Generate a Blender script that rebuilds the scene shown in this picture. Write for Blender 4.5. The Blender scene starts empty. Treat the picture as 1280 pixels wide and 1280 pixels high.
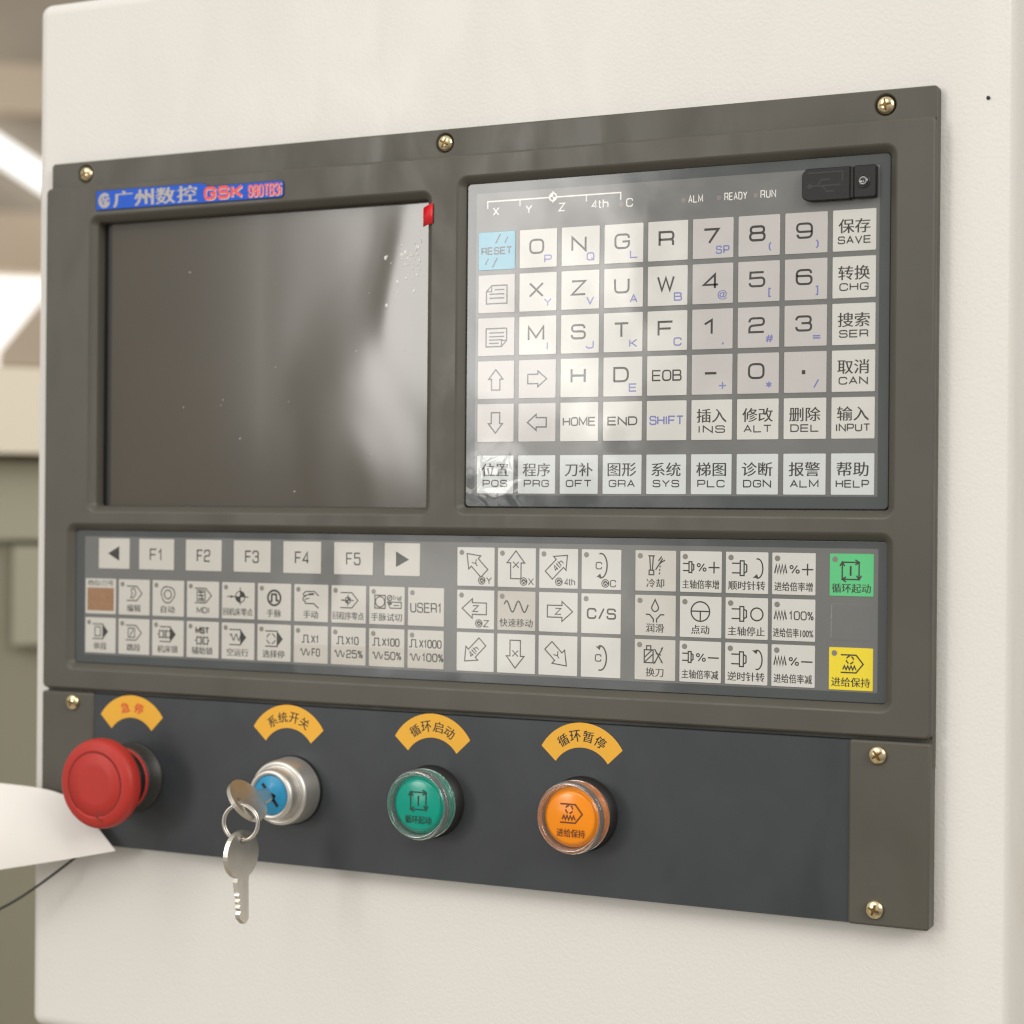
import bpy, bmesh, math, random
from mathutils import Vector, Matrix
from mathutils.geometry import tessellate_polygon

S = 0.001            # everything below is written in millimetres
scn = bpy.context.scene
col = scn.collection
random.seed(7)
rad = math.radians

# ------------------------------------------------------------------ camera
cam_d = bpy.data.cameras.new('camera')
cam = bpy.data.objects.new('camera', cam_d)
col.objects.link(cam)
cam_d.sensor_width = 36
cam_d.lens = 36 * 2342.1 / 1280
cam_d.clip_start = 0.02
cam_d.clip_end = 60
yaw, pitch, roll = 0.442887, -0.000102, -0.00832
cam.matrix_world = (Matrix.Translation(Vector((579.1, -708.85, -162.93)) * S)
                    @ Matrix.Rotation(yaw, 4, 'Z') @ Matrix.Rotation(pitch, 4, 'X')
                    @ Matrix.Rotation(roll, 4, 'Y') @ Matrix.Rotation(rad(90), 4, 'X'))
cam_d.dof.use_dof = True
cam_d.dof.focus_distance = 0.750
cam_d.dof.aperture_fstop = 8.5
scn.camera = cam

# ------------------------------------------------------------------ light and exposure
scn.view_settings.view_transform = 'Standard'
scn.view_settings.look = 'None'
scn.view_settings.exposure = 0
scn.view_settings.gamma = 1
scn.view_settings.use_curve_mapping = False
world = bpy.data.worlds.new('World')
scn.world = world
world.use_nodes = True
wn = world.node_tree
bg = wn.nodes['Background']
bg.inputs['Strength'].default_value = 0.59
# daylit hall all round: pale roof above, darker floor below
_tc = wn.nodes.new('ShaderNodeTexCoord')
_sp = wn.nodes.new('ShaderNodeSeparateXYZ')
_rp = wn.nodes.new('ShaderNodeValToRGB')
_mr = wn.nodes.new('ShaderNodeMapRange')
_mr.inputs['From Min'].default_value = -1
wn.links.new(_tc.outputs['Generated'], _sp.inputs[0])
wn.links.new(_sp.outputs['Z'], _mr.inputs['Value'])
wn.links.new(_mr.outputs['Result'], _rp.inputs['Fac'])
_rp.color_ramp.elements[0].position = 0.25
_rp.color_ramp.elements[0].color = (0.41, 0.385, 0.34, 1)
_rp.color_ramp.elements[1].position = 0.75
_rp.color_ramp.elements[1].color = (1.24, 1.2, 1.13, 1)
wn.links.new(_rp.outputs['Color'], bg.inputs['Color'])


def area(name, loc, target, w, h, power, color=(1, 1, 1)):
    d = bpy.data.lights.new(name, 'AREA')
    d.shape = 'RECTANGLE'
    d.size, d.size_y = w * S, h * S
    d.energy = power
    d.color = color
    o = bpy.data.objects.new(name, d)
    col.objects.link(o)
    o.location = Vector(loc) * S
    o.rotation_euler = (Vector(target) - Vector(loc)).to_track_quat('-Z', 'Y').to_euler()
    return o


# roof lights over the aisle, high to the left in front of the cabinet
area('roof_light', (-600, -2600, 2000), (200, 0, -150), 2600, 1500, 37, (1, 0.965, 0.905))
# soft fill from the right, added to brighten the cabinet's right side
area('right_fill_light', (3300, -1500, 1500), (420, 0, -150), 1800, 1800, 69, (1, 0.96, 0.9))
# the bright hall window that the foils on screen and keypad mirror, and its lower pane
area('window_light', (-1830, -4000, 570), (200, 0, -120), 920, 1120, 32, (1, 0.97, 0.93))
area('door_light', (-1720, -4000, -440), (200, 0, -200), 900, 420, 3.6, (1, 0.97, 0.92))

# ------------------------------------------------------------------ cycles
scn.render.engine = 'CYCLES'
scn.cycles.use_denoising = True
scn.cycles.max_bounces = 8
scn.cycles.pixel_filter_type = 'BLACKMAN_HARRIS'
scn.cycles.filter_width = 1.2

# ------------------------------------------------------------------ materials
def new_mat(name):
    m = bpy.data.materials.new(name)
    m.use_nodes = True
    nt = m.node_tree
    return m, nt, nt.nodes['Principled BSDF']


def tint(nt, base, amount, scale, detail=3.0):
    """base colour with a faint large-scale variation (uneven paint, handling marks)"""
    geo = nt.nodes.new('ShaderNodeNewGeometry')
    n = nt.nodes.new('ShaderNodeTexNoise')
    n.inputs['Scale'].default_value = scale
    n.inputs['Detail'].default_value = detail
    nt.links.new(geo.outputs['Position'], n.inputs['Vector'])
    r = nt.nodes.new('ShaderNodeMapRange')
    r.inputs['From Min'].default_value = 0.25
    r.inputs['From Max'].default_value = 0.75
    r.inputs['To Min'].default_value = 1 - amount
    r.inputs['To Max'].default_value = 1 + amount
    nt.links.new(n.outputs['Fac'], r.inputs['Value'])
    mx = nt.nodes.new('ShaderNodeVectorMath')
    mx.operation = 'SCALE'
    mx.inputs[0].default_value = base
    nt.links.new(r.outputs['Result'], mx.inputs['Scale'])
    return mx.outputs['Vector']


def bump(nt, scale, strength, dist, detail=2.0):
    geo = nt.nodes.new('ShaderNodeNewGeometry')
    n = nt.nodes.new('ShaderNodeTexNoise')
    n.inputs['Scale'].default_value = scale
    n.inputs['Detail'].default_value = detail
    nt.links.new(geo.outputs['Position'], n.inputs['Vector'])
    b = nt.nodes.new('ShaderNodeBump')
    b.inputs['Strength'].default_value = strength
    b.inputs['Distance'].default_value = dist * S
    nt.links.new(n.outputs['Fac'], b.inputs['Height'])
    return b.outputs['Normal']


def mat(name, base, rough=0.5, metal=0.0, spec=0.5, var=0.03, vscale=25, bmp=None):
    m, nt, p = new_mat(name)
    nt.links.new(tint(nt, base, var, vscale), p.inputs['Base Color'])
    p.inputs['Roughness'].default_value = rough
    p.inputs['Metallic'].default_value = metal
    if name in ('grey_brown_plastic', 'dark_blue_grey_film', 'cream_paint', 'red_plastic'):
        g_ = nt.nodes.new('ShaderNodeNewGeometry')
        mp_ = nt.nodes.new('ShaderNodeMapping')
        mp_.inputs['Scale'].default_value = (1.0, 1.0, 0.45)
        n_ = nt.nodes.new('ShaderNodeTexNoise')
        n_.inputs['Scale'].default_value = 38
        n_.inputs['Detail'].default_value = 5
        n_.inputs['Distortion'].default_value = 0.8
        nt.links.new(g_.outputs['Position'], mp_.inputs['Vector'])
        nt.links.new(mp_.outputs['Vector'], n_.inputs['Vector'])
        r_ = nt.nodes.new('ShaderNodeMapRange')
        r_.inputs['From Min'].default_value = 0.35
        r_.inputs['From Max'].default_value = 0.68
        r_.inputs['To Min'].default_value = rough - 0.12
        r_.inputs['To Max'].default_value = rough + 0.12
        nt.links.new(n_.outputs['Fac'], r_.inputs['Value'])
        nt.links.new(r_.outputs['Result'], p.inputs['Roughness'])
    p.inputs['Specular IOR Level'].default_value = spec
    if bmp:
        nt.links.new(bump(nt, *bmp), p.inputs['Normal'])
    return m


def film_normal(nt):
    """gentle waviness of the protective foil stuck over keys and print, crinkled at its lower left corner"""
    geo = nt.nodes.new('ShaderNodeNewGeometry')
    n1 = nt.nodes.new('ShaderNodeTexNoise')
    n1.inputs['Scale'].default_value = 26
    n1.inputs['Detail'].default_value = 1.5
    n2 = nt.nodes.new('ShaderNodeTexNoise')
    n2.inputs['Scale'].default_value = 95
    n2.inputs['Detail'].default_value = 1.0
    n2.inputs['Distortion'].default_value = 1.2
    for n in (n1, n2):
        nt.links.new(geo.outputs['Position'], n.inputs['Vector'])
    # crinkle mask: distance from the bubble over the lower left key
    d = nt.nodes.new('ShaderNodeVectorMath')
    d.operation = 'DISTANCE'
    d.inputs[1].default_value = (236 * S, 0, -151 * S)
    nt.links.new(geo.outputs['Position'], d.inputs[0])
    mr = nt.nodes.new('ShaderNodeMapRange')
    mr.interpolation_type = 'SMOOTHERSTEP'
    mr.inputs['From Min'].default_value = 0.002
    mr.inputs['From Max'].default_value = 0.021
    mr.inputs['To Min'].default_value = 2.4
    mr.inputs['To Max'].default_value = 0.012
    nt.links.new(d.outputs['Value'], mr.inputs['Value'])
    mu = nt.nodes.new('ShaderNodeMath')
    mu.operation = 'MULTIPLY'
    nt.links.new(n2.outputs['Fac'], mu.inputs[0])
    nt.links.new(mr.outputs['Result'], mu.inputs[1])
    ad = nt.nodes.new('ShaderNodeMath')
    ad.operation = 'ADD'
    nt.links.new(n1.outputs['Fac'], ad.inputs[0])
    nt.links.new(mu.outputs['Value'], ad.inputs[1])
    b = nt.nodes.new('ShaderNodeBump')
    b.inputs['Strength'].default_value = 1.0
    b.inputs['Distance'].default_value = 0.36 * S
    nt.links.new(ad.outputs['Value'], b.inputs['Height'])
    return b.outputs['Normal']


def film_mat(name, base, var=0.02, vscale=60):
    m, nt, p = new_mat(name)
    nt.links.new(tint(nt, base, var, vscale), p.inputs['Base Color'])
    p.inputs['Roughness'].default_value = 0.55
    p.inputs['Specular IOR Level'].default_value = 0.25
    p.inputs['Coat Weight'].default_value = 1.0
    g_ = nt.nodes.new('ShaderNodeNewGeometry')
    sm = nt.nodes.new('ShaderNodeTexNoise')
    sm.inputs['Scale'].default_value = 34
    sm.inputs['Detail'].default_value = 4
    nt.links.new(g_.outputs['Position'], sm.inputs['Vector'])
    cr = nt.nodes.new('ShaderNodeMapRange')
    cr.inputs['From Min'].default_value = 0.35
    cr.inputs['From Max'].default_value = 0.72
    cr.inputs['To Min'].default_value = 0.05
    cr.inputs['To Max'].default_value = 0.22
    nt.links.new(sm.outputs['Fac'], cr.inputs['Value'])
    nt.links.new(cr.outputs['Result'], p.inputs['Coat Roughness'])
    p.inputs['Coat IOR'].default_value = 1.5
    nt.links.new(film_normal(nt), p.inputs['Coat Normal'])
    return m


M = {}
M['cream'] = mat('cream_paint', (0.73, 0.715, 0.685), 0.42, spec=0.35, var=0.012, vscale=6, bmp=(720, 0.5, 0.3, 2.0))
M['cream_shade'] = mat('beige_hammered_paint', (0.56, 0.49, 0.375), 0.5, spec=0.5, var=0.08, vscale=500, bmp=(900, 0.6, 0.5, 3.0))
M['bezel'] = mat('grey_brown_plastic', (0.082, 0.077, 0.062), 0.44, spec=0.45, var=0.08, vscale=24, bmp=(1500, 0.12, 0.12, 2.0))
M['plate'] = mat('dark_blue_grey_film', (0.034, 0.040, 0.045), 0.42, spec=0.5, var=0.12, vscale=45, bmp=(1500, 0.06, 0.1, 2.0))
M['black'] = mat('black_plastic', (0.012, 0.012, 0.012), 0.4, var=0.05)
M['soft_black'] = mat('black_rubber', (0.014, 0.014, 0.0135), 0.5, spec=0.35, var=0.08, vscale=300, bmp=(1200, 0.15, 0.15))
M['dark_collar'] = mat('dark_grey_plastic', (0.024, 0.024, 0.022), 0.45, var=0.05)
M['membrane_edge'] = film_mat('membrane_border_grey', (0.062, 0.071, 0.074))
M['membrane'] = film_mat('membrane_grey', (0.152, 0.153, 0.151))
M['key'] = film_mat('key_cream', (0.615, 0.61, 0.58))
M['key_grey'] = film_mat('key_pinkish_grey', (0.51, 0.495, 0.488))
M['key_white'] = film_mat('key_cool_white', (0.60, 0.635, 0.64))
M['key_low'] = film_mat('key_warm_grey', (0.555, 0.54, 0.50))
M['key_half'] = film_mat('key_half_grey', (0.50, 0.478, 0.43))
M['key_blue'] = film_mat('key_sky_blue', (0.135, 0.39, 0.53))
M['key_green'] = film_mat('key_green', (0.10, 0.54, 0.215))
M['key_yellow'] = film_mat('key_yellow', (0.82, 0.66, 0.03))
M['ink'] = film_mat('ink_dark_grey', (0.038, 0.035, 0.031))
M['ink_blue'] = film_mat('ink_violet_blue', (0.18, 0.19, 0.46))
M['ink_white'] = film_mat('ink_white', (0.75, 0.75, 0.73))
M['led'] = film_mat('lamp_dot_grey', (0.21, 0.20, 0.18))
M['led_red'] = film_mat('lamp_dot_dull', (0.23, 0.20, 0.19))
M['brown_window'] = film_mat('brown_display_window', (0.30, 0.165, 0.085), 0.1, 400)
M['red'] = mat('red_plastic', (0.44, 0.032, 0.024), 0.5, spec=0.35, var=0.03, vscale=40, bmp=(1500, 0.08, 0.1))
M['red_shade'] = mat('red_groove_shade', (0.22, 0.018, 0.016), 0.5, var=0.03)
M['steel'] = mat('satin_nickel', (0.68, 0.66, 0.62), 0.42, 0.9, var=0.03, vscale=60)
M['steel_shiny'] = mat('nickel_plate', (0.64, 0.61, 0.56), 0.36, 1.0, var=0.06, vscale=200, bmp=(500, 0.05, 0.2))
M['dark_steel'] = mat('dark_screw_steel', (0.22, 0.22, 0.22), 0.3, 1.0, var=0.1, vscale=300)
M['brass'] = mat('yellow_zinc', (0.78, 0.66, 0.42), 0.2, 1.0, var=0.25, vscale=500)
M['brass_recess_shade'] = mat('yellow_zinc_recess_shade', (0.16, 0.09, 0.02), 0.4, 0.6, var=0.2, vscale=500)
M['label'] = mat('yellow_orange_sticker', (0.80, 0.42, 0.045), 0.5, spec=0.3, var=0.02)
M['label_ink'] = mat('sticker_black_ink', (0.02, 0.018, 0.014), 0.5, var=0.02)
M['label_red'] = mat('sticker_red_ink', (0.62, 0.07, 0.02), 0.5, var=0.02)
M['blue_disc'] = mat('blue_lock_face', (0.02, 0.27, 0.50), 0.28, var=0.12, vscale=220)
M['slot'] = mat('lock_slot_and_reflection', (0.004, 0.006, 0.01), 0.5, var=0.02)  # near-black for the slot and for a painted dark reflection
M['badge'] = mat('badge_blue', (0.015, 0.10, 0.58), 0.5, spec=0.25, var=0.02)
M['badge_edge'] = mat('badge_edge_navy', (0.012, 0.02, 0.06), 0.4, var=0.02)
M['badge_grey'] = mat('badge_silver_ink', (0.36, 0.335, 0.315), 0.4, 0.25, var=0.03)
M['badge_red'] = mat('badge_red_ink', (0.78, 0.05, 0.02), 0.35, var=0.02)
M['badge_white'] = mat('badge_white_ink', (0.62, 0.58, 0.56), 0.4, var=0.02)
M['tab'] = mat('red_tape', (0.72, 0.012, 0.022), 0.3, var=0.05, vscale=200)
M['paper'] = mat('white_paper', (0.78, 0.745, 0.71), 0.7, spec=0.2, var=0.015, vscale=60, bmp=(700, 0.08, 0.2))
M['cable'] = mat('black_cable', (0.012, 0.012, 0.01), 0.45, var=0.02)
M['green_cap'] = mat('green_cap', (0.0, 0.30, 0.215), 0.16, var=0.02)
M['orange_cap'] = mat('orange_cap', (0.88, 0.27, 0.006), 0.16, var=0.02)
M['green_ink'] = mat('green_cap_ink', (0.005, 0.05, 0.035), 0.4, var=0.02)
M['orange_ink'] = mat('orange_cap_ink', (0.16, 0.04, 0.004), 0.4, var=0.02)
M['olive'] = mat('olive_machine_paint', (0.25, 0.24, 0.175), 0.5, var=0.05, vscale=3)
M['olive_light'] = mat('pale_olive_paint', (0.34, 0.335, 0.25), 0.5, var=0.04, vscale=3)
M['beam'] = mat('cream_beam_paint', (0.72, 0.66, 0.54), 0.5, var=0.02, vscale=3)
M['roof_brown'] = mat('brown_grey_roof', (0.42, 0.37, 0.30), 0.7, var=0.2, vscale=2)
M['roof_dark'] = mat('dark_roof_steel', (0.40, 0.355, 0.295), 0.7, var=0.15, vscale=2)
M['roof_pale'] = mat('pale_roof_sheet', (0.66, 0.55, 0.43), 0.7, var=0.08, vscale=2)


def clear_plastic(name, color, rough=0.04):
    m, nt, p = new_mat(name)
    p.inputs['Base Color'].default_value = (*color, 1)
    p.inputs['Transmission Weight'].default_value = 0.96
    p.inputs['Roughness'].default_value = rough
    p.inputs['IOR'].default_value = 1.47
    return m


M['clear'] = clear_plastic('clear_plastic', (0.97, 0.99, 0.98))
M['clear_warm'] = clear_plastic('clear_plastic_warm', (1.0, 0.96, 0.94))


def glow(name, color, strength):
    m, nt, p = new_mat(name)
    p.inputs['Base Color'].default_value = (0.8, 0.8, 0.8, 1)
    p.inputs['Emission Color'].default_value = (*color, 1)
    p.inputs['Emission Strength'].default_value = strength
    n = nt.nodes.new('ShaderNodeTexNoise')
    n.inputs['Scale'].default_value = 3
    mr = nt.nodes.new('ShaderNodeMapRange')
    mr.inputs['To Min'].default_value = strength * 0.9
    mr.inputs['To Max'].default_value = strength * 1.1
    nt.links.new(n.outputs['Fac'], mr.inputs['Value'])
    nt.links.new(mr.outputs['Result'], p.inputs['Emission Strength'])
    return m


M['daylight_glass'] = glow('daylight_glass', (1, 0.98, 0.95), 1.15)


def screen_mat():
    """unlit display under a peeling protective foil that bulges towards its right edge"""
    m, nt, p = new_mat('unlit_screen_under_foil')
    nt.links.new(tint(nt, (0.064, 0.054, 0.038), 0.05, 18), p.inputs['Base Color'])
    p.inputs['Roughness'].default_value = 0.5
    p.inputs['Coat Weight'].default_value = 1.0
    p.inputs['Specular IOR Level'].default_value = 0.15
    p.inputs['Coat Roughness'].default_value = 0.12
    p.inputs['Coat IOR'].default_value = 1.6
    geo = nt.nodes.new('ShaderNodeNewGeometry')
    sp = nt.nodes.new('ShaderNodeSeparateXYZ')
    nt.links.new(geo.outputs['Position'], sp.inputs[0])
    mr = nt.nodes.new('ShaderNodeMapRange')
    mr.interpolation_type = 'SMOOTHSTEP'
    mr.inputs['From Min'].default_value = 0.115
    mr.inputs['From Max'].default_value = 0.20
    mr.inputs['To Min'].default_value = 0.02
    mr.inputs['To Max'].default_value = 1.0
    nt.links.new(sp.outputs['X'], mr.inputs['Value'])
    mp = nt.nodes.new('ShaderNodeMapping')
    mp.inputs['Rotation'].default_value = (0, rad(-24), 0)
    mp.inputs['Scale'].default_value = (1.0, 1.0, 0.42)
    nt.links.new(geo.outputs['Position'], mp.inputs['Vector'])
    n = nt.nodes.new('ShaderNodeTexNoise')
    n.inputs['Scale'].default_value = 19
    n.inputs['Detail'].default_value = 0.5
    n.inputs['Distortion'].default_value = 0.8
    nt.links.new(mp.outputs['Vector'], n.inputs['Vector'])
    mu = nt.nodes.new('ShaderNodeMath')
    mu.operation = 'MULTIPLY'
    nt.links.new(n.outputs['Fac'], mu.inputs[0])
    nt.links.new(mr.outputs['Result'], mu.inputs[1])
    b = nt.nodes.new('ShaderNodeBump')
    b.inputs['Strength'].default_value = 1.0
    b.inputs['Distance'].default_value = 1.8 * S
    nt.links.new(mu.outputs['Value'], b.inputs['Height'])
    nt.links.new(b.outputs['Normal'], p.inputs['Coat Normal'])
    return m


M['screen'] = screen_mat()

# ------------------------------------------------------------------ mesh helpers
class MB:
    """collects faces of several materials; build() links them as ONE mesh object"""
    def __init__(self):
        self.v, self.f, self.m, self.s = [], [], [], []
        self.mats = []

    def mi(self, m):
        if m not in self.mats:
            self.mats.append(m)
        return self.mats.index(m)

    def add(self, verts, faces, m, smooth=False):
        o = len(self.v)
        self.v += [tuple(p) for p in verts]
        k = self.mi(m)
        for f in faces:
            self.f.append([i + o for i in f])
            self.m.append(k)
            self.s.append(smooth)

    def build(self, name, parent=None, origin=None, smooth_angle=35):
        xs = list(zip(*self.v))
        if origin is None:
            origin = [(min(a) + max(a)) / 2 for a in xs]
        me = bpy.data.meshes.new(name)
        me.from_pydata([((x - origin[0]) * S, (y - origin[1]) * S, (z - origin[2]) * S) for x, y, z in self.v], [], self.f)
        for m in self.mats:
            me.materials.append(M[m])
        me.polygons.foreach_set('material_index', self.m)
        me.polygons.foreach_set('use_smooth', self.s)
        me.update()
        o = bpy.data.objects.new(name, me)
        col.objects.link(o)
        loc = Vector(origin) * S
        if parent is not None:
            o.parent = parent
            q = parent
            while q is not None:
                loc = loc - q.location
                q = q.parent
        o.location = loc
        return o


def empty(name, loc):
    o = bpy.data.objects.new(name, None)
    o.empty_display_size = 0.02
    col.objects.link(o)
    o.location = Vector(loc) * S
    return o


def tag(o, label=None, cat=None, group=None, kind=None):
    for k, v in (('label', label), ('category', cat), ('group', group), ('kind', kind)):
        if v:
            o[k] = v
    return o


def rrect(x0, x1, z0, z1, r, n=5):
    """rounded rectangle outline in the x-z plane, counter-clockwise seen from the front (-y)"""
    r = max(r, 1e-3)
    pts = []
    for cx, cz, a0 in ((x1 - r, z1 - r, 0), (x0 + r, z1 - r, 90), (x0 + r, z0 + r, 180), (x1 - r, z0 + r, 270)):
        for i in range(n + 1):
            a = rad(a0 + 90 * i / n)
            pts.append((cx + r * math.cos(a), cz + r * math.sin(a)))
    return pts


def fill(mb, y, outer, holes, m):
    loops = [[Vector((x, z, 0)) for x, z in outer]] + [[Vector((x, z, 0)) for x, z in h] for h in holes]
    flat = [p for l in loops for p in l]
    tris = tessellate_polygon(loops)
    fs = []
    for t in tris:
        a, b, c = (flat[i] for i in t)
        cr = (b - a).cross(c - a).z
        if abs(cr) < 1e-9:
            continue
        fs.append(t if cr > 0 else (t[0], t[2], t[1]))
    mb.add([(p.x, y, p.y) for p in flat], fs, m)


def rings(mb, loops, m, smooth=True, close=True):
    """skin successive loops of (x,y,z) with equal counts"""
    n = len(loops[0])
    vs = [p for l in loops for p in l]
    fs = []
    for k in range(len(loops) - 1):
        for i in range(n if close else n - 1):
            j = (i + 1) % n
            fs.append((k * n + i, k * n + j, (k + 1) * n + j, (k + 1) * n + i))
    mb.add(vs, fs, m, smooth)


def slab(mb, x0, x1, z0, z1, r, steps, m, cap=True, n=5):
    """rounded-rectangle body: steps are (inset, y) from the back to the front face"""
    ls = []
    for ins, y in steps:
        ls.append([(x, y, z) for x, z in rrect(x0 + ins, x1 - ins, z0 + ins, z1 - ins, r - ins, n)])
    rings(mb, ls, m, True)
    if cap:
        k = len(ls[-1])
        mb.add(ls[-1], [list(range(k))], m)


def box(mb, x0, x1, y0, y1, z0, z1, m):
    v = [(x, y, z) for x in (x0, x1) for y in (y0, y1) for z in (z0, z1)]
    f = [(0, 1, 3, 2), (4, 6, 7, 5), (0, 4, 5, 1), (2, 3, 7, 6), (0, 2, 6, 4), (1, 5, 7, 3)]
    mb.add(v, f, m)


def lathe(mb, cx, cz, prof, m, n=64, knurl=None, smooth=True):
    """turned body about an axis along y; prof is (radius, y) from the back to the front centre"""
    ls = []
    for k, (r, y) in enumerate(prof):
        l = []
        for i in range(n):
            a = 2 * math.pi * i / n
            rr = r
            if knurl and knurl[0] <= k <= knurl[1]:
                rr = r - (knurl[2] if i % 2 else 0)
            l.append((cx + rr * math.cos(a), y, cz + rr * math.sin(a)))
        ls.append(l)
    rings(mb, ls, m, smooth)
    if prof[-1][0] > 1e-6:
        mb.add(ls[-1], [list(range(n))], m)


def tube(mb, pts, r, m, n=10, closed=False):
    pts = [Vector(p) for p in pts]
    ls = []
    N = len(pts)
    up = Vector((0.13, 0.9, 0.31)).normalized()
    for i, p in enumerate(pts):
        a = pts[(i - 1) % N] if closed or i > 0 else p
        b = pts[(i + 1) % N] if closed or i < N - 1 else p
        t = (b - a).normalized()
        u = (up - t * up.dot(t)).normalized()
        w = t.cross(u)
        ls.append([p + (u * math.cos(2 * math.pi * k / n) + w * math.sin(2 * math.pi * k / n)) * r for k in range(n)])
    if closed:
        ls.append(ls[0])
    rings(mb, ls, m, True)
    if not closed:
        mb.add(ls[0], [list(range(n))], m)
        mb.add(ls[-1], [list(range(n))[::-1]], m)


# ------------------------------------------------------------------ printed marks: ribbons, a stroke alphabet, font lettering
def round_path(pts, closed=False, n=6):
    """points (x, z[, r]); corners with r are rounded"""
    out = []
    N = len(pts)
    for i, p in enumerate(pts):
        r = p[2] if len(p) > 2 else 0
        v = Vector(p[:2])
        if r <= 0 or (not closed and i in (0, N - 1)):
            out.append(tuple(v))
            continue
        a, b = Vector(pts[i - 1][:2]), Vector(pts[(i + 1) % N][:2])
        d1, d2 = (a - v), (b - v)
        rr = min(r, d1.length * 0.5 if len(pts[i - 1]) > 2 else d1.length, d2.length * 0.5 if len(pts[(i + 1) % N]) > 2 else d2.length)
        s, e = v + d1.normalized() * rr, v + d2.normalized() * rr
        for k in range(n + 1):
            t = k / n
            # squarish curve
            q = s * (1 - t) ** 2 + v * 2 * t * (1 - t) + e * t ** 2
            out.append(tuple(q))
    return out


def arc(cx, cz, r, a0, a1, n=14, rz=None):
    rz = rz or r
    return [(cx + r * math.cos(rad(a0 + (a1 - a0) * i / n)), cz + rz * math.sin(rad(a0 + (a1 - a0) * i / n))) for i in range(n + 1)]


def ribbon(pts, w, closed=False):
    P = [Vector(p[:2]) for p in pts]
    Q = [P[0]]
    for p in P[1:]:
        if (p - Q[-1]).length > 1e-5:
            Q.append(p)
    if closed and (Q[0] - Q[-1]).length < 1e-5:
        Q.pop()
    N = len(Q)
    L, Rr = [], []
    for i in range(N):
        d0 = (Q[i] - Q[i - 1]).normalized() if closed or i > 0 else None
        d1 = (Q[(i + 1) % N] - Q[i]).normalized() if closed or i < N - 1 else None
        if d0 is None:
            d0 = d1
        if d1 is None:
            d1 = d0
        n0, n1 = Vector((-d0.y, d0.x)), Vector((-d1.y, d1.x))
        b = n0 + n1
        if b.length < 0.2:
            b = n0.copy()
        b.normalize()
        k = min(1 / max(b.dot(n0), 0.3), 2.4)
        L.append(Q[i] + b * (w / 2 * k))
        Rr.append(Q[i] - b * (w / 2 * k))
    vs = L + Rr
    fs = [(i, N + i, N + (i + 1) % N, (i + 1) % N) for i in range(N if closed else N - 1)]
    return vs, fs


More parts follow.
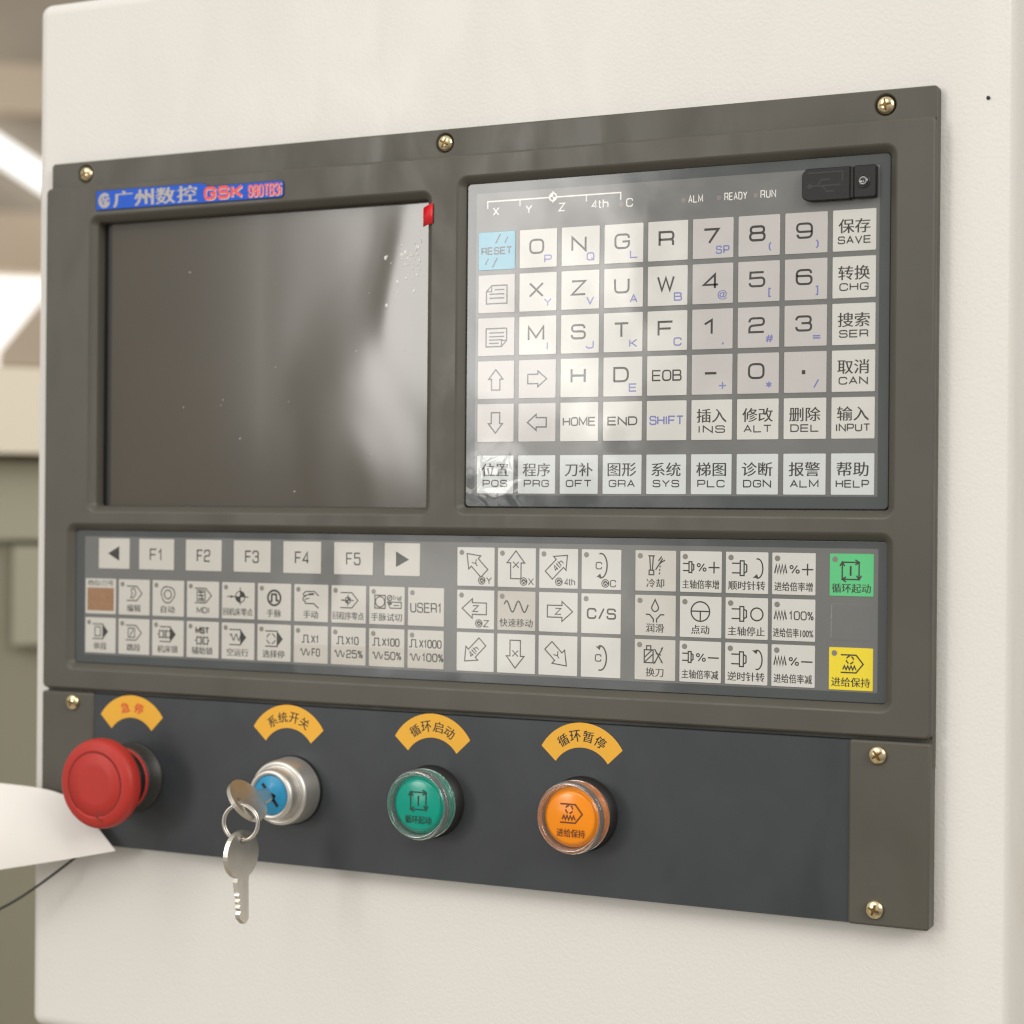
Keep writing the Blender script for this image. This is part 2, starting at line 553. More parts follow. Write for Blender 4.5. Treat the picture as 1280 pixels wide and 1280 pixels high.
GL = {
    'A': [[(0, 0), (.5, 1), (1, 0)], [(.19, .33), (.81, .33)]],
    'B': [[(.55, .52), (0, .52), (0, 1), (.95, 1, .22), (.95, .52, .22), (.5, .52)], [(.5, .52), (1, .52, .24), (1, 0, .24), (0, 0), (0, .55)]],
    'C': [[(1, .70), (1, 1, .34), (0, 1, .34), (0, 0, .34), (1, 0, .34), (1, .30)]],
    'D': [[(0, 0), (0, 1), (1, 1, .42), (1, 0, .42), (-.04, 0)]],
    'E': [[(1, 1), (0, 1), (0, 0), (1, 0)], [(0, .51), (.92, .51)]],
    'F': [[(1, 1), (0, 1), (0, 0)], [(0, .5), (.88, .5)]],
    'G': [[(1, .72), (1, 1, .34), (0, 1, .34), (0, 0, .34), (1, 0, .34), (1, .48), (.52, .48)]],
    'H': [[(0, 0), (0, 1)], [(1, 0), (1, 1)], [(0, .51), (1, .51)]],
    'I': [[(.5, 0), (.5, 1)]],
    'J': [[(1, 1), (1, 0, .3), (0, 0, .3), (0, .3)]],
    'K': [[(0, 0), (0, 1)], [(1, 1), (.3, .5), (1, 0)], [(0, .5), (.32, .5)]],
    'L': [[(0, 1), (0, 0), (1, 0)]],
    'M': [[(0, 0), (0, 1), (.5, .18), (1, 1), (1, 0)]],
    'N': [[(0, 0), (0, 1), (1, 0), (1, 1)]],
    'O': [[(.5, 1), (0, 1, .36), (0, 0, .36), (1, 0, .36), (1, 1, .36), (.48, 1)]],
    'P': [[(0, 0), (0, 1), (1, 1, .28), (1, .42, .28), (0, .42)]],
    'Q': [[(.5, 1), (0, 1, .36), (0, 0, .36), (1, 0, .36), (1, 1, .36), (.48, 1)], [(.62, .3), (1.05, -.05)]],
    'R': [[(0, 0), (0, 1), (1, 1, .26), (1, .44, .26), (0, .44)], [(.6, .44), (.98, .44, .2), (.98, 0)]],
    'S': [[(.97, .74), (.97, 1, .28), (.03, 1, .28), (.03, .52, .26), (1, .52, .26), (1, 0, .28), (0, 0, .28), (0, .28)]],
    'T': [[(0, 1), (1, 1)], [(.5, 1), (.5, 0)]],
    'U': [[(0, 1), (0, 0, .34), (1, 0, .34), (1, 1)]],
    'V': [[(0, 1), (.5, 0), (1, 1)]],
    'W': [[(0, 1), (.25, 0), (.5, .92), (.75, 0), (1, 1)]],
    'X': [[(0, 0), (1, 1)], [(0, 1), (1, 0)]],
    'Y': [[(0, 1), (.5, .48), (1, 1)], [(.5, .48), (.5, 0)]],
    'Z': [[(0, 1), (1, 1), (0, 0), (1, 0)]],
    '0': [[(.5, 1), (0, 1, .36), (0, 0, .36), (1, 0, .36), (1, 1, .36), (.48, 1)]],
    '1': [[(.08, .70), (.58, 1), (.58, 0)]],
    '2': [[(0, .72), (0, 1, .3), (1, 1, .3), (1, .52, .28), (0, .46, .28), (0, 0), (1, 0)]],
    '3': [[(0, .74), (0, 1, .28), (.97, 1, .28), (.97, .52, .24), (.35, .52)], [(.6, .52), (1, .52, .24), (1, 0, .28), (0, 0, .28), (0, .26)]],
    '4': [[(.78, 0), (.78, 1), (0, .26), (1, .26)]],
    '5': [[(.96, 1), (.05, 1), (.03, .58), (1, .62, .28), (1, 0, .3), (0, 0, .3), (0, .24)]],
    '6': [[(.97, .76), (.97, 1, .3), (0, 1, .34), (0, 0, .34), (1, 0, .3), (1, .58, .26), (0, .58)]],
    '7': [[(0, 1), (1, 1), (.35, 0)]],
    '8': [[(.5, 1), (.04, 1, .26), (.04, .53, .24), (.96, .53, .24), (.96, 1, .26), (.48, 1)], [(.5, .53), (0, .53, .26), (0, 0, .3), (1, 0, .3), (1, .53, .26), (.48, .53)]],
    '9': [[(.03, .24), (.03, 0, .3), (1, 0, .34), (1, 1, .34), (0, 1, .3), (0, .42, .26), (1, .42)]],
    '-': [[(.12, .5), (.88, .5)]],
    '+': [[(0, .5), (1, .5)], [(.5, 0), (.5, 1)]],
    '/': [[(.2, -.05), (.8, 1.05)]],
    '=': [[(0, .34), (1, .34)], [(0, .68), (1, .68)]],
    '#': [[(.2, 0), (.45, 1)], [(.6, 0), (.85, 1)], [(.05, .34), (.95, .34)], [(.1, .67), (1, .67)]],
    '*': [[(.5, .1), (.5, .9)], [(.15, .3), (.85, .7)], [(.15, .7), (.85, .3)]],
    '(': [[(.65, 1.05), (.4, .75), (.4, .25), (.65, -.05)]],
    ')': [[(.35, 1.05), (.6, .75), (.6, .25), (.35, -.05)]],
    '[': [[(.7, 1.05), (.4, 1.05), (.4, -.05), (.7, -.05)]],
    ']': [[(.3, 1.05), (.6, 1.05), (.6, -.05), (.3, -.05)]],
    ',': [[(.52, .2), (.52, .05), (.42, -.1)]],
    't': [[(.35, 1.0), (.35, 0, .25), (.9, 0)], [(0, .72), (.85, .72)]],
    'h': [[(0, 1.05), (0, 0)], [(0, .68), (1, .68, .3), (1, 0)]],
    'r': [[(.1, 0), (.1, .7)], [(.1, .5), (.5, .7, .2), (.9, .7)]],
    'i': [[(.5, 0), (.5, .7)], [(.5, .9), (.5, 1.05)]],
    'a': [[(.1, .7), (.95, .7, .25), (.95, 0), (0, 0, .2), (0, .38, .2), (.95, .38)]],
    'l': [[(.5, 0), (.5, 1.05)]],
    '%': [[(.2, 0), (.8, 1)], arc(.16, .78, .17, 0, 360, 12, .2), arc(.84, .22, .17, 0, 360, 12, .2)],
}
_font = {}


def font_mesh(body, off=0.0):
    """outline lettering as flat polygons (built-in face), in em units"""
    if (body, off) in _font:
        return _font[(body, off)]
    c = bpy.data.curves.new('lettering', 'FONT')
    c.body = body
    c.size = 1.0
    c.offset = off
    c.resolution_u = 3
    o = bpy.data.objects.new('lettering', c)
    col.objects.link(o)
    bpy.context.view_layer.update()
    me = bpy.data.meshes.new_from_object(o.evaluated_get(bpy.context.evaluated_depsgraph_get()))
    vs = [(v.co.x, v.co.y) for v in me.vertices]
    fs = [list(p.vertices) for p in me.polygons]
    bpy.data.objects.remove(o)
    bpy.data.curves.remove(c)
    bpy.data.meshes.remove(me)
    # make every face look at the reader
    out = []
    for f in fs:
        a = sum(vs[f[i]][0] * vs[f[(i + 1) % len(f)]][1] - vs[f[(i + 1) % len(f)]][0] * vs[f[i]][1] for i in range(len(f)))
        if abs(a) < 1e-10:
            continue
        out.append(f if a > 0 else f[::-1])
    _font[(body, off)] = (vs, out)
    return _font[(body, off)]


class Ink:
    """draws flat marks on a plane y = const of a mesh builder, around a local origin"""
    def __init__(self, mb, ox, oz, y, m='ink'):
        self.mb, self.ox, self.oz, self.y, self.m = mb, ox, oz, y, m
        self.lift = 0

    def put(self, vs, fs, m=None):
        self.lift += 0.0006                       # crossing strokes never share a plane
        self.mb.add([(self.ox + x, self.y - self.lift, self.oz + z) for x, z in vs], fs, m or self.m)

    def line(self, pts, w=0.4, closed=False, m=None):
        self.put(*ribbon(pts, w * 1.3, closed), m)

    def path(self, pts, w=0.4, closed=False, m=None):
        p = round_path(pts, closed)
        self.line(p, w, closed, m)

    def poly(self, pts, m=None):
        a = sum(pts[i][0] * pts[(i + 1) % len(pts)][1] - pts[(i + 1) % len(pts)][0] * pts[i][1] for i in range(len(pts)))
        if a < 0:
            pts = pts[::-1]
        self.put(pts, [list(range(len(pts)))], m)

    def disc(self, cx, cz, r, m=None, n=20):
        self.poly([(cx + r * math.cos(2 * math.pi * i / n), cz + r * math.sin(2 * math.pi * i / n)) for i in range(n)], m)

    def word(self, s, cx, cz, w, h, lw=0.45, gap=0.36, m=None, rot=0):
        """squarish stroke lettering, centred, total width w and cap height h"""
        k = [(0.2 if ch in 'Iil,' and len(s) > 1 else 0.62 if ch in '1t' and len(s) > 1 else 1.18 if ch in 'MW' else 1.0) for ch in s]
        cw = (w - lw) / (sum(k) + gap * (len(s) - 1))
        x = cx - w / 2 + lw / 2
        ca, sa = math.cos(rad(rot)), math.sin(rad(rot))
        for ch, kk in zip(s, k):
            for st in GL[ch]:
                rsc = min(cw * kk, h)
                q = round_path(st)
                pts = []
                for px, pz in q:
                    X, Z = x + px * cw * kk - cx, (pz - 0.5) * (h - lw)
                    pts.append((cx + X * ca - Z * sa, cz + X * sa + Z * ca))
                self.line(pts, lw, False, m)
            x += cw * kk + cw * gap

    def text(self, s, cx, cz, w, h, off=0.0, m=None, rot=0):
        """outline lettering fitted into w x h; w=None keeps proportions"""
        vs, fs = font_mesh(s, 0.0)
        x0, x1 = min(v[0] for v in vs), max(v[0] for v in vs)
        z0, z1 = min(v[1] for v in vs), max(v[1] for v in vs)
        sz = h / (z1 - z0)
        sx = w / (x1 - x0) if w else sz
        ca, sa = math.cos(rad(rot)), math.sin(rad(rot))
        out = []
        for x, z in vs:
            X, Z = (x - (x0 + x1) / 2) * sx, (z - (z0 + z1) / 2) * sz
            out.append((cx + X * ca - Z * sa, cz + X * sa + Z * ca))
        t = min(0.075, h * .016)                     # pen weight: two passes side by side
        for d in (-t, t):
            self.put([(x + d, z) for x, z in out], fs, m)


# ==================================================================== the cabinet
cab = empty('control_cabinet', (210, 50, -411))
tag(cab, 'cream painted steel control cabinet with rounded edges behind the control panel', 'cabinet')
X0, X1, Z0, Z1, RB, YF = -13.2, 446.2, -411.5, 78.5, 6.0, 4.5
BEND = (424, 427, 430, 433, 436)                      # soft vertical fold near the right edge


def folded(x):
    return 0 if x <= 424 else (.44 * (x - 424) ** 2 / 24 if x < 436 else .44 * (x - 430))


def shell_loop(ins, y):
    p = rrect(X0 + ins, X1 - ins, Z0 + ins, Z1 - ins, max(RB - ins, .4), 8)
    p = p[:9] + [(x, Z1 - ins) for x in BEND[::-1]] + p[9:27] + [(x, Z0 + ins) for x in BEND] + p[27:]
    p = [(X1 - (X1 - x) * .35 if x > X1 - RB - 1 else x, z) for x, z in p]      # tighter edge on the right
    return [(x, y + folded(x), z) for x, z in p]


mb = MB()
ls = [shell_loop(1.5, 98), shell_loop(0, 95)]
for i in range(9):
    a = rad(90 * i / 8)
    ls.append(shell_loop(RB * (1 - math.cos(a)), YF + RB * (1 - math.sin(a))))
rings(mb, ls, 'cream', True)
f = ls[-1]
n = len(f)
tp, bt = [9 + i for i in range(5)], [36 - i for i in range(5)]      # fold points, right to left
mb.add(f, [[tp[4]] + list(range(14, 32)) + [bt[4]]], 'cream', True)
mb.add(f, [[tp[i + 1], bt[i + 1], bt[i], tp[i]] for i in range(4)], 'cream', True)
mb.add(f, [list(range(0, 10)) + list(range(36, n))], 'cream', True)
shell = mb.build('front_shell', cab)
ink_m = MB()
lathe(ink_m, 437.1, -5.0, [(.75, YF + folded(437.1) + .2), (.75, YF + folded(437.1) - .32), (0, YF + folded(437.1) - .34)], 'black', 16)
ink_m.build('pin_hole', cab)
mb = MB()
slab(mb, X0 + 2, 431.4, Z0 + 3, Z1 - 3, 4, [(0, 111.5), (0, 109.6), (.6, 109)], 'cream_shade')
mb.build('rear_frame', cab)
mb = MB()
slab(mb, X0, 433.1, Z0, Z1, 3, [(0, 119.5), (0, 112.4), (.5, 112)], 'cream')
mb.build('back_edge', cab)
mb = MB()
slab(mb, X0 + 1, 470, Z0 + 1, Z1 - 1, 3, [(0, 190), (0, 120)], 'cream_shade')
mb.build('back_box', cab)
mb = MB()
box(mb, -27.2, -26, 60, 61.2, -395, -340, 'black')  # black bar added to draw a dark gap beside the cabinet
mb.build('dark_slit_bar', cab)

# ==================================================================== the control panel
panel = empty('control_unit', (210, 4, -260))
tag(panel, 'grey brown machine control panel with dark screen and two membrane keypads', 'control panel')
H = -4.0                                              # raised face
YK = -0.8                                             # keypad surface
SCREWS = ((19.7, -5.9), (209.7, -5.9), (399.7, -5.9))
OPEN = {'screen': (25.8, 205.2, -164.2, -27.0, 4.0), 'keypad': (218.4, 404.9, -163.8, -22.1, 4.0),
        'operator': (14.2, 404.5, -237.8, -170.5, 4.0)}
mb = MB()
# raised face with three chamfered pockets
top = [(0.0, 0.0), (0.0, H + 1.0), (0.3, H + 0.3), (1.0, H)]
slab(mb, 0, 420, -247.6, -12.3, 2.5, top, 'bezel', cap=False)
holes = []
for k, (a, b, c, d, r) in OPEN.items():
    seq = [(-0.9, H), (-0.35, H + 0.12), (0.15, H + 0.5), (2.25, YK - 0.45), (2.5, YK - 0.1), (2.52, 4.2)]
    ls = [[(x, y, z) for x, z in rrect(a + i, b - i, c + i, d - i, r - i, 6)] for i, y in seq]
    rings(mb, [l[::-1] for l in ls], 'bezel', True)
    holes.append(rrect(a - .9, b + .9, c - .9, d + .9, r + .9, 6)[::-1])
fill(mb, H, rrect(1.0, 419.0, -246.6, -13.3, 1.5), holes, 'bezel')
# mounting flanges above and below, with dished screw holes
for z0, z1, scr in ((-13.0, 0, SCREWS), (-260, -247.0, ())):
    o = rrect(0.6, 419.4, z0 + (.6 if z0 < -100 else 0), z1 - (.6 if z1 == 0 else 0), 1.2)
    hs = [[(x + 4.5 * math.cos(2 * math.pi * i / 32), z + 4.5 * math.sin(2 * math.pi * i / 32)) for i in range(32)][::-1] for x, z in scr]
    fill(mb, 0, o, hs, 'bezel')
    for x, z in scr:
        lathe(mb, x, z, [(4.5, 0), (4.1, 0.5), (3.9, 1.8), (0, 1.8)], 'bezel', 32)
slab(mb, 0, 420, -260, 0, 1.8, [(0, 4.45), (0, 0.6), (0.18, 0.18), (0.6, 0)], 'bezel', cap=False)
# fine groove where flange and face meet at the right end
mb.build('bezel', panel)


def screw(parent, x, y, z, rot):
    m_ = MB()
    pr = [(3.5, y), (3.62, y - 0.6), (3.4, y - 1.2), (2.8, y - 1.75), (1.9, y - 2.15), (0.9, y - 2.35), (0, y - 2.4)]
    lathe(m_, x, z, pr, 'brass', 28)
    for a in (rot, rot + 90):
        c, s = math.cos(rad(a)), math.sin(rad(a))
        # the cross recess: dark strips on the dome paint in its shade
        prev = None
        for sgn in (1, -1):
            L = []
            for t, yy in ((0, y - 2.43), (0.9, y - 2.4), (1.75, y - 2.25), (2.25, y - 2.03)):
                t *= sgn
                hw = 0.62 - 0.14 * abs(t)
                L.append([(x + t * c - hw * s, yy - (0.01 if a != rot else 0), z + t * s + hw * c), (x + t * c + hw * s, yy - (0.01 if a != rot else 0), z + t * s - hw * c)])
            for k in range(3):
                q = [L[k][0], L[k][1], L[k + 1][1], L[k + 1][0]]
                m_.add(q, [(0, 1, 2, 3)], 'brass_recess_shade')
    return m_.build('screw', parent)


for (x, z), r in zip(SCREWS, (20, 62, 8)):
    screw(panel, x, 1.4, z, r)

# ---- brand badge
mb = MB()
bo = [(29.2, -24.6, .8), (130.8, -24.9, 1.5), (132.2, -23.6, .5), (132.2, -18.2, 1), (131, -16.8, 1), (92.5, -17.0), (88.6, -15.2), (29.2, -15.0, .8)]
out = round_path(bo, True, 4)
cxm, czm = 80.5, -20


def shrink(pts, d):
    N = len(pts)
    res = []
    for i in range(N):
        a, b, c = Vector(pts[i - 1]), Vector(pts[i]), Vector(pts[(i + 1) % N])
        t = ((b - a).normalized() + (c - b).normalized()).normalized()
        n = Vector((-t.y, t.x))
        res.append(tuple(b + n * d))
    return res


inn = shrink(out, 0.45)
rings(mb, [[(x, H, z) for x, z in out], [(x, H - 0.35, z) for x, z in shrink(out, 0.1)], [(x, H - 0.45, z) for x, z in inn]], 'badge_edge', False)
fill(mb, H - 0.45, inn, [], 'badge')
ik = Ink(mb, 0, 0, H - 0.5, 'badge_grey')
ik.line(arc(34.3, -20, 2.75, 40, 330, 22), 1.2, False)
ik.line([(32.4, -22.0), (33.8, -18.4), (34.6, -21.9)], 0.7)
ik.line([(37.3, -19.2), (35.3, -19.4), (35.2, -21.6), (36.8, -21.4), (36.8, -20.4)], 0.75)
for i, ch in enumerate('广州数控'):
    for dx_ in (-.28, 0, .28):
        ik.text(ch, 44.8 + i * 11.9 + dx_, -19.9, 10.4, 7.4, 0.003)
for k, d in (('badge_white', .32), ('badge_red', 0)):
    ik.word('GSK', 100.2 + d, -20.5 - d, 20.6, 5.6, 1.02, 0.42, k)
    ik.word('980TB3i', 122.2 + d * .8, -20.9 - d * .8, 17.6, 5.4, .56, .5, k)
tag(mb.build('brand_badge', panel), 'blue brand badge with silver and red lettering')

# ---- screen
mb = MB()
slab(mb, 28.4, 202.6, -161.6, -29.6, 1.5, [(0, 4.3), (0, 4.0)], 'black')
scr = mb.build('screen', panel)
tag(scr, 'dark unlit screen under a peeling foil')
mb = MB()
box(mb, 33.0, 202.5, 3.55, 3.95, -161.5, -29.7, 'screen')
disp = mb.build('display', scr)
mb = MB()
# trapped specks and air bubbles under the foil, most of them in its upper right corner
spots = [(197 - abs(random.gauss(0, 9)), -46 - abs(random.gauss(0, 11)), random.uniform(.2, .75)) for _ in range(46)]
spots += [(random.uniform(60, 196), random.uniform(-158, -36), random.uniform(.16, .38)) for _ in range(14)]
for x, z, r in spots:
    r2 = r * random.uniform(.7, 1.5)
    lp = []
    for y, k in ((3.54, 1.0), (3.4, .75), (3.33, .3)):
        lp.append([(x + r * k * math.cos(a), y, z + r2 * k * math.sin(a)) for a in [i * math.pi / 4 for i in range(8)]])
    rings(mb, lp, 'ink_white')
    mb.add(lp[-1], [list(range(8))], 'ink_white')
o = mb.build('foil_speck', scr)
o['kind'] = 'stuff'
# red pull tab of the foil, with its clear hinge strip
mb = MB()
gv = []
for i in range(7):
    t = i / 6
    x = 201.0 + 5.6 * t
    y = -2.6 - 2.2 * t - .5 * math.sin(t * math.pi)
    gv.append([(x, y, -33.6 + 1.6 * t), (x, y, -41.6 + 1.0 * t)])
vs = [p for a in gv for p in a] + [(p[0] + .1, p[1] + .22, p[2]) for a in gv for p in a]
n2 = len(vs) // 2
fs = [(2 * i, 2 * i + 1, 2 * i + 3, 2 * i + 2) for i in range(6)] + [(n2 + 2 * i, n2 + 2 * i + 2, n2 + 2 * i + 3, n2 + 2 * i + 1) for i in range(6)]
fs += [(2 * i, 2 * i + 2, n2 + 2 * i + 2, n2 + 2 * i) for i in range(6)] + [(2 * i + 1, n2 + 2 * i + 1, n2 + 2 * i + 3, 2 * i + 3) for i in range(6)]
fs += [(12, 13, n2 + 13, n2 + 12)]
mb.add(vs, fs, 'tab', True)
mb.build('pull_tab', scr)


# ---- keypads -------------------------------------------------------
def keyplate(x0, x1, z1, z0, m):
    b = MB()
    slab(b, x0, x1, z0, z1, 0.35, [(0, YK + 0.02), (0, YK - 0.12), (0.08, YK - 0.18)], m, n=2)
    return b, Ink(b, x0, z1, YK - 0.21)


keypad = MB()
slab(keypad, 221.3, 402.2, -160.9, -24.5, 1.8, [(0, 2), (0, YK + 0.25), (0.12, YK + 0.06), (0.3, YK + 0.02)], 'membrane_edge')
fill(keypad, YK, rrect(225.6, 398.0, -156.0, -28.9, 0.3, 2), [], 'membrane')
ik = Ink(keypad, 0, 0, YK - 0.03, 'ink_white')
ik.line([(230.8, -35.6), (230.8, -32.5), (291.1, -32.5), (291.1, -35.6)], 0.42)
ik.line([(245.8, -32.5), (245.8, -35.2)], 0.36)
ik.line([(275.9, -32.5), (275.9, -35.2)], 0.36)
ik.line([(260.9, -29.9), (260.9, -34.8)], 0.36)
ik.disc(260.9, -32.4, 1.9)
ik.poly([(260.9, -32.4)] + arc(260.9, -32.4, 1.25, 0, 90, 6), 'membrane')
ik.poly([(260.9, -32.4)] + arc(260.9, -32.4, 1.25, 180, 270, 6), 'membrane')
for s, x in (('X', 234.7), ('Y', 249.9), ('Z', 264.9), ('C', 295.0)):
    ik.word(s, x, -36.8, 2.9, 3.4, 0.36)
ik.word('4th', 282.0, -36.6, 7.4, 3.4, 0.36)
for s, x, w in (('ALM', 323.4, 6.2), ('READY', 340.2, 9.4), ('RUN', 353.6, 6.3)):
    ik.word(s, x, -37.1, w, 3.0, 0.3, .48)
for x in (318.2, 333.2, 348.4, 291.4):
    ik.disc(x, -37.4, 1.0, 'led_red')
kp = keypad.build('membrane_keypad', panel)
tag(kp, 'upper membrane keypad with letter and number keys under foil')

PX, PZ, KW, KH = 19.12, 18.08, 17.0, 16.0
KX0, KZ0 = 226.8, -45.35
rows = [
    ['RESET', 'O P', 'N Q', 'G L', 'R', '7 SP', '8 (', '9 )', '保存 SAVE'],
    ['page_up', 'X Y', 'Z V', 'U A', 'W B', '4 @', '5 [', '6 ]', '转换 CHG'],
    ['page_down', 'M I', 'S J', 'T K', 'F C', '1 ,', '2 #', '3 =', '搜索 SER'],
    ['up', 'right', 'H', 'D E', 'EOB', '- +', '0 *', '. /', '取消 CAN'],
    ['down', 'left', 'HOME', 'END', 'SHIFT', '插入 INS', '修改 ALT', '删除 DEL', '输入 INPUT'],
    ['位置 POS', '程序 PRG', '刀补 OFT', '图形 GRA', '系统 SYS', '梯图 PLC', '诊断 DGN', '报警 ALM', '帮助 HELP']]


def block_arrow(ik, cx, cz, ang, L, W, sw, hl, lw=0.42):
    """outlined block arrow pointing along ang"""
    p = [(-L / 2, sw / 2), (L / 2 - hl, sw / 2), (L / 2 - hl, W / 2), (L / 2, 0), (L / 2 - hl, -W / 2), (L / 2 - hl, -sw / 2), (-L / 2, -sw / 2)]
    c, s = math.cos(rad(ang)), math.sin(rad(ang))
    ik.line([(cx + x * c - z * s, cz + x * s + z * c) for x, z in p], lw, True)


for r, row in enumerate(rows):
    for c, leg in enumerate(row):
        x0 = KX0 + c * PX
        z1 = KZ0 - r * PZ - (3.6 if r == 5 else 0)
        m = 'key'
        if leg == 'RESET':
            m = 'key_blue'
        elif r == 5:
            m = 'key_white'
        elif (c in (5, 6, 7) and r < 4) or leg in ('page_up', 'page_down', 'up', 'down', 'left', 'right'):
            m = 'key_grey'
        b, ik = keyplate(x0, x0 + KW, z1, z1 - KH, m)
        say = 'key marked ' + leg
        if leg == 'RESET':
            ik.word('RESET', 8.4, -8.0, 14.2, 3.1, 0.42)
            for x, z, l in ((9.0, -3.0, 4.4), (12.9, -3.6, 2.8), (3.9, -12.4, 2.8), (7.6, -13.0, 4.2)):
                ik.line([(x - l * .25, z - l * .45), (x + l * .25, z + l * .45)], 0.4)
            say = 'sky blue RESET key'
        elif leg in ('page_up', 'page_down'):
            f = 1 if leg == 'page_up' else -1
            X, Z = 8.6, -8.3
            if f == 1:
                ik.line([(X - 4.8, Z - 3.8), (X - 4.8, Z + 1.3), (X - 2.4, Z + 3.8), (X + 4.8, Z + 3.8), (X + 4.8, Z - 3.8)], 0.42, True)
                ik.line([(X - 4.8, Z + 1.3), (X - 2.4, Z + 1.3), (X - 2.4, Z + 3.8)], 0.36)
                ls_ = ((-1.0, 3.6, 2.0), (-3.4, 3.6, 0.2), (-3.4, 3.6, -1.5))
            else:
                ik.line([(X - 4.8, Z + 3.8), (X + 4.8, Z + 3.8), (X + 4.8, Z - 1.3), (X + 2.4, Z - 3.8), (X - 4.8, Z - 3.8)], 0.42, True)
                ik.line([(X + 4.8, Z - 1.3), (X + 2.4, Z - 1.3), (X + 2.4, Z - 3.8)], 0.36)
                ls_ = ((-3.4, 3.6, 2.0), (-3.4, 3.6, 0.4), (-3.4, 3.0, -1.0), (-3.4, 1.2, -2.4))
            for a, e, zz in ls_:
                ik.line([(X + a, Z + zz), (X + e, Z + zz)], 0.4)
            say = 'key marked with a page folded at its ' + ('upper' if f == 1 else 'lower') + ' corner'
        elif leg in ('up', 'down', 'left', 'right'):
            an = {'up': 90, 'down': -90, 'left': 180, 'right': 0}[leg]
            block_arrow(ik, 8.5, -8.0, an, 8.6, 6.6, 3.9, 4.0, 0.42)
            say = 'key marked with an outlined arrow pointing ' + leg
        elif leg in ('R', 'H'):
            ik.word(leg, 7.9, -7.1, 6.6, 6.1, 0.72)
        elif leg in ('EOB', 'HOME', 'END', 'SHIFT'):
            w, h = {'EOB': (12.6, 4.4), 'HOME': (14.6, 3.6), 'END': (13, 3.5), 'SHIFT': (14.6, 3.6)}[leg]
            ik.word(leg, 8.5, -7.9, w, h, 0.46, 0.3, 'ink_blue' if leg == 'SHIFT' else None)
        elif ord(leg[0]) > 1000:
            zh, en = leg.split()
            ik.text(zh, 8.5, -6.0 if r == 5 else -6.3, 12.4, 5.5, -0.006)
            ik.word(en, 8.5, -11.7, {3: 11.4, 4: 13.0, 5: 13.6}[len(en)], 2.9, 0.36, 0.36)
        else:
            a, s = leg.split()
            if a == '.':
                ik.poly([(7.2, -8.8), (8.6, -8.8), (8.6, -7.2), (7.2, -7.2)])
            elif a == '-':
                ik.line([(5.6, -7.5), (10.4, -7.5)], 0.75)
            else:
                ik.word(a, 7.8 if len(a) < 2 else 8, -7.1, 7.4 if a in 'MW' else 6.6, 6.1, 0.72 if a in '78' else 0.66)
            if s == '@':
                ik.text('@', 12.6, -12.6, 3.8, 3.8, -0.01, 'ink_blue')
            elif s == 'SP':
                ik.word('SP', 12.6, -12.7, 5.6, 3.2, 0.4, 0.5, 'ink_blue')
            else:
                ik.word(s, 13.0, -12.5, 3.4 if s not in '()[],' else 3.0, 3.3 if s not in '=' else 3.0, 0.43, 0.2, 'ink_blue')
        tag(b.build('key', kp), say)

# ---- lower operator keypad
oper = MB()
slab(oper, 16.7, 402.3, -235.2, -173.1, 1.8, [(0, 2), (0, YK + 0.25), (0.12, YK + 0.06), (0.3, YK + 0.02)], 'membrane_edge')
fill(oper, YK, rrect(21.9, 398.6, -231.2, -176.0, 0.3, 2), [], 'membrane')
ik = Ink(oper, 0, 0, YK - 0.03, 'membrane_edge')
op = oper.build('operator_keypad', panel)
tag(op, 'lower membrane keypad of machine function keys')
mb = MB()
slab(mb, 380.2, 396.4, -211.6, -197.2, 1.0, [(0, YK - .02), (.3, YK - .045), (.8, YK - .05), (1.3, YK - .046), (1.8, YK - .045)], 'membrane')
tag(mb.build('blank_key', op), 'blank grey key between the green and the yellow key')

FK = [('◀', 30.0, 47.5), ('F1', 53.0, 72.4), ('F2', 79.0, 98.4), ('F3', 105.0, 124.5), ('F4', 131.2, 150.6), ('F5', 157.3, 176.8), ('▶', 182.6, 199.9)]
for leg, a, e in FK:
    b, ik = keyplate(a, e, -176.8, -190.9, 'key_low')
    w = e - a
    if leg in '◀▶':
        s = 1 if leg == '▶' else -1
        ik.poly([(w / 2 - 3.0 * s, -3.6), (w / 2 - 3.0 * s, -10.4), (w / 2 + 3.4 * s, -7.0)])
        say = 'function key with a solid triangle pointing ' + ('right' if s > 0 else 'left')
    else:
        ik.word(leg, w / 2, -7.2, 7.2, 5.4, 0.5, 0.4)
        say = 'function key marked ' + leg
    tag(b.build('function_key', op), say)


def led(ik):
    ik.disc(2.15, -2.25, 1.12, 'led', 18)


def prog(ik, x, z, w, h, solid, lw=0.38):
    """open programme-block frame with a pointed right end"""
    t = 3.0
    if solid:
        ik.line([(x, z + h / 2), (x + w - t, z + h / 2), (x + w - t, z - h / 2), (x, z - h / 2)], lw)
        ik.poly([(x + w - t, z + h / 2), (x + w, z), (x + w - t, z - h / 2)])
    else:
        ik.line([(x, z + h / 2), (x + w - t, z + h / 2), (x + w, z), (x + w - t, z - h / 2), (x, z - h / 2)], lw)


def wave(ik, x, z, w, h, n, lw=0.36):
    p = []
    for i in range(n * 16 + 1):
        t = i / (n * 16)
        p.append((x + w * t, z + h / 2 * math.sin(2 * math.pi * n * t + 0.4)))
    ik.line(p, lw)


def zig(ik, x, z, w, h, n, lw=0.46):
    p = [(x, z - h / 2)]
    for i in range(2 * n):
        p.append((x + w * (i + 1) / (2 * n), z + (h / 2 if i % 2 == 0 else -h / 2)))
    ik.line(p, lw)


def target_mark(ik, x, z, r, lw=0.34):
    ik.line(arc(x, z, r, 0, 360, 20)[:-1], lw, True)
    ik.poly([(x, z)] + arc(x, z, r, 0, 90, 6))
    ik.poly([(x, z)] + arc(x, z, r, 180, 270, 6))


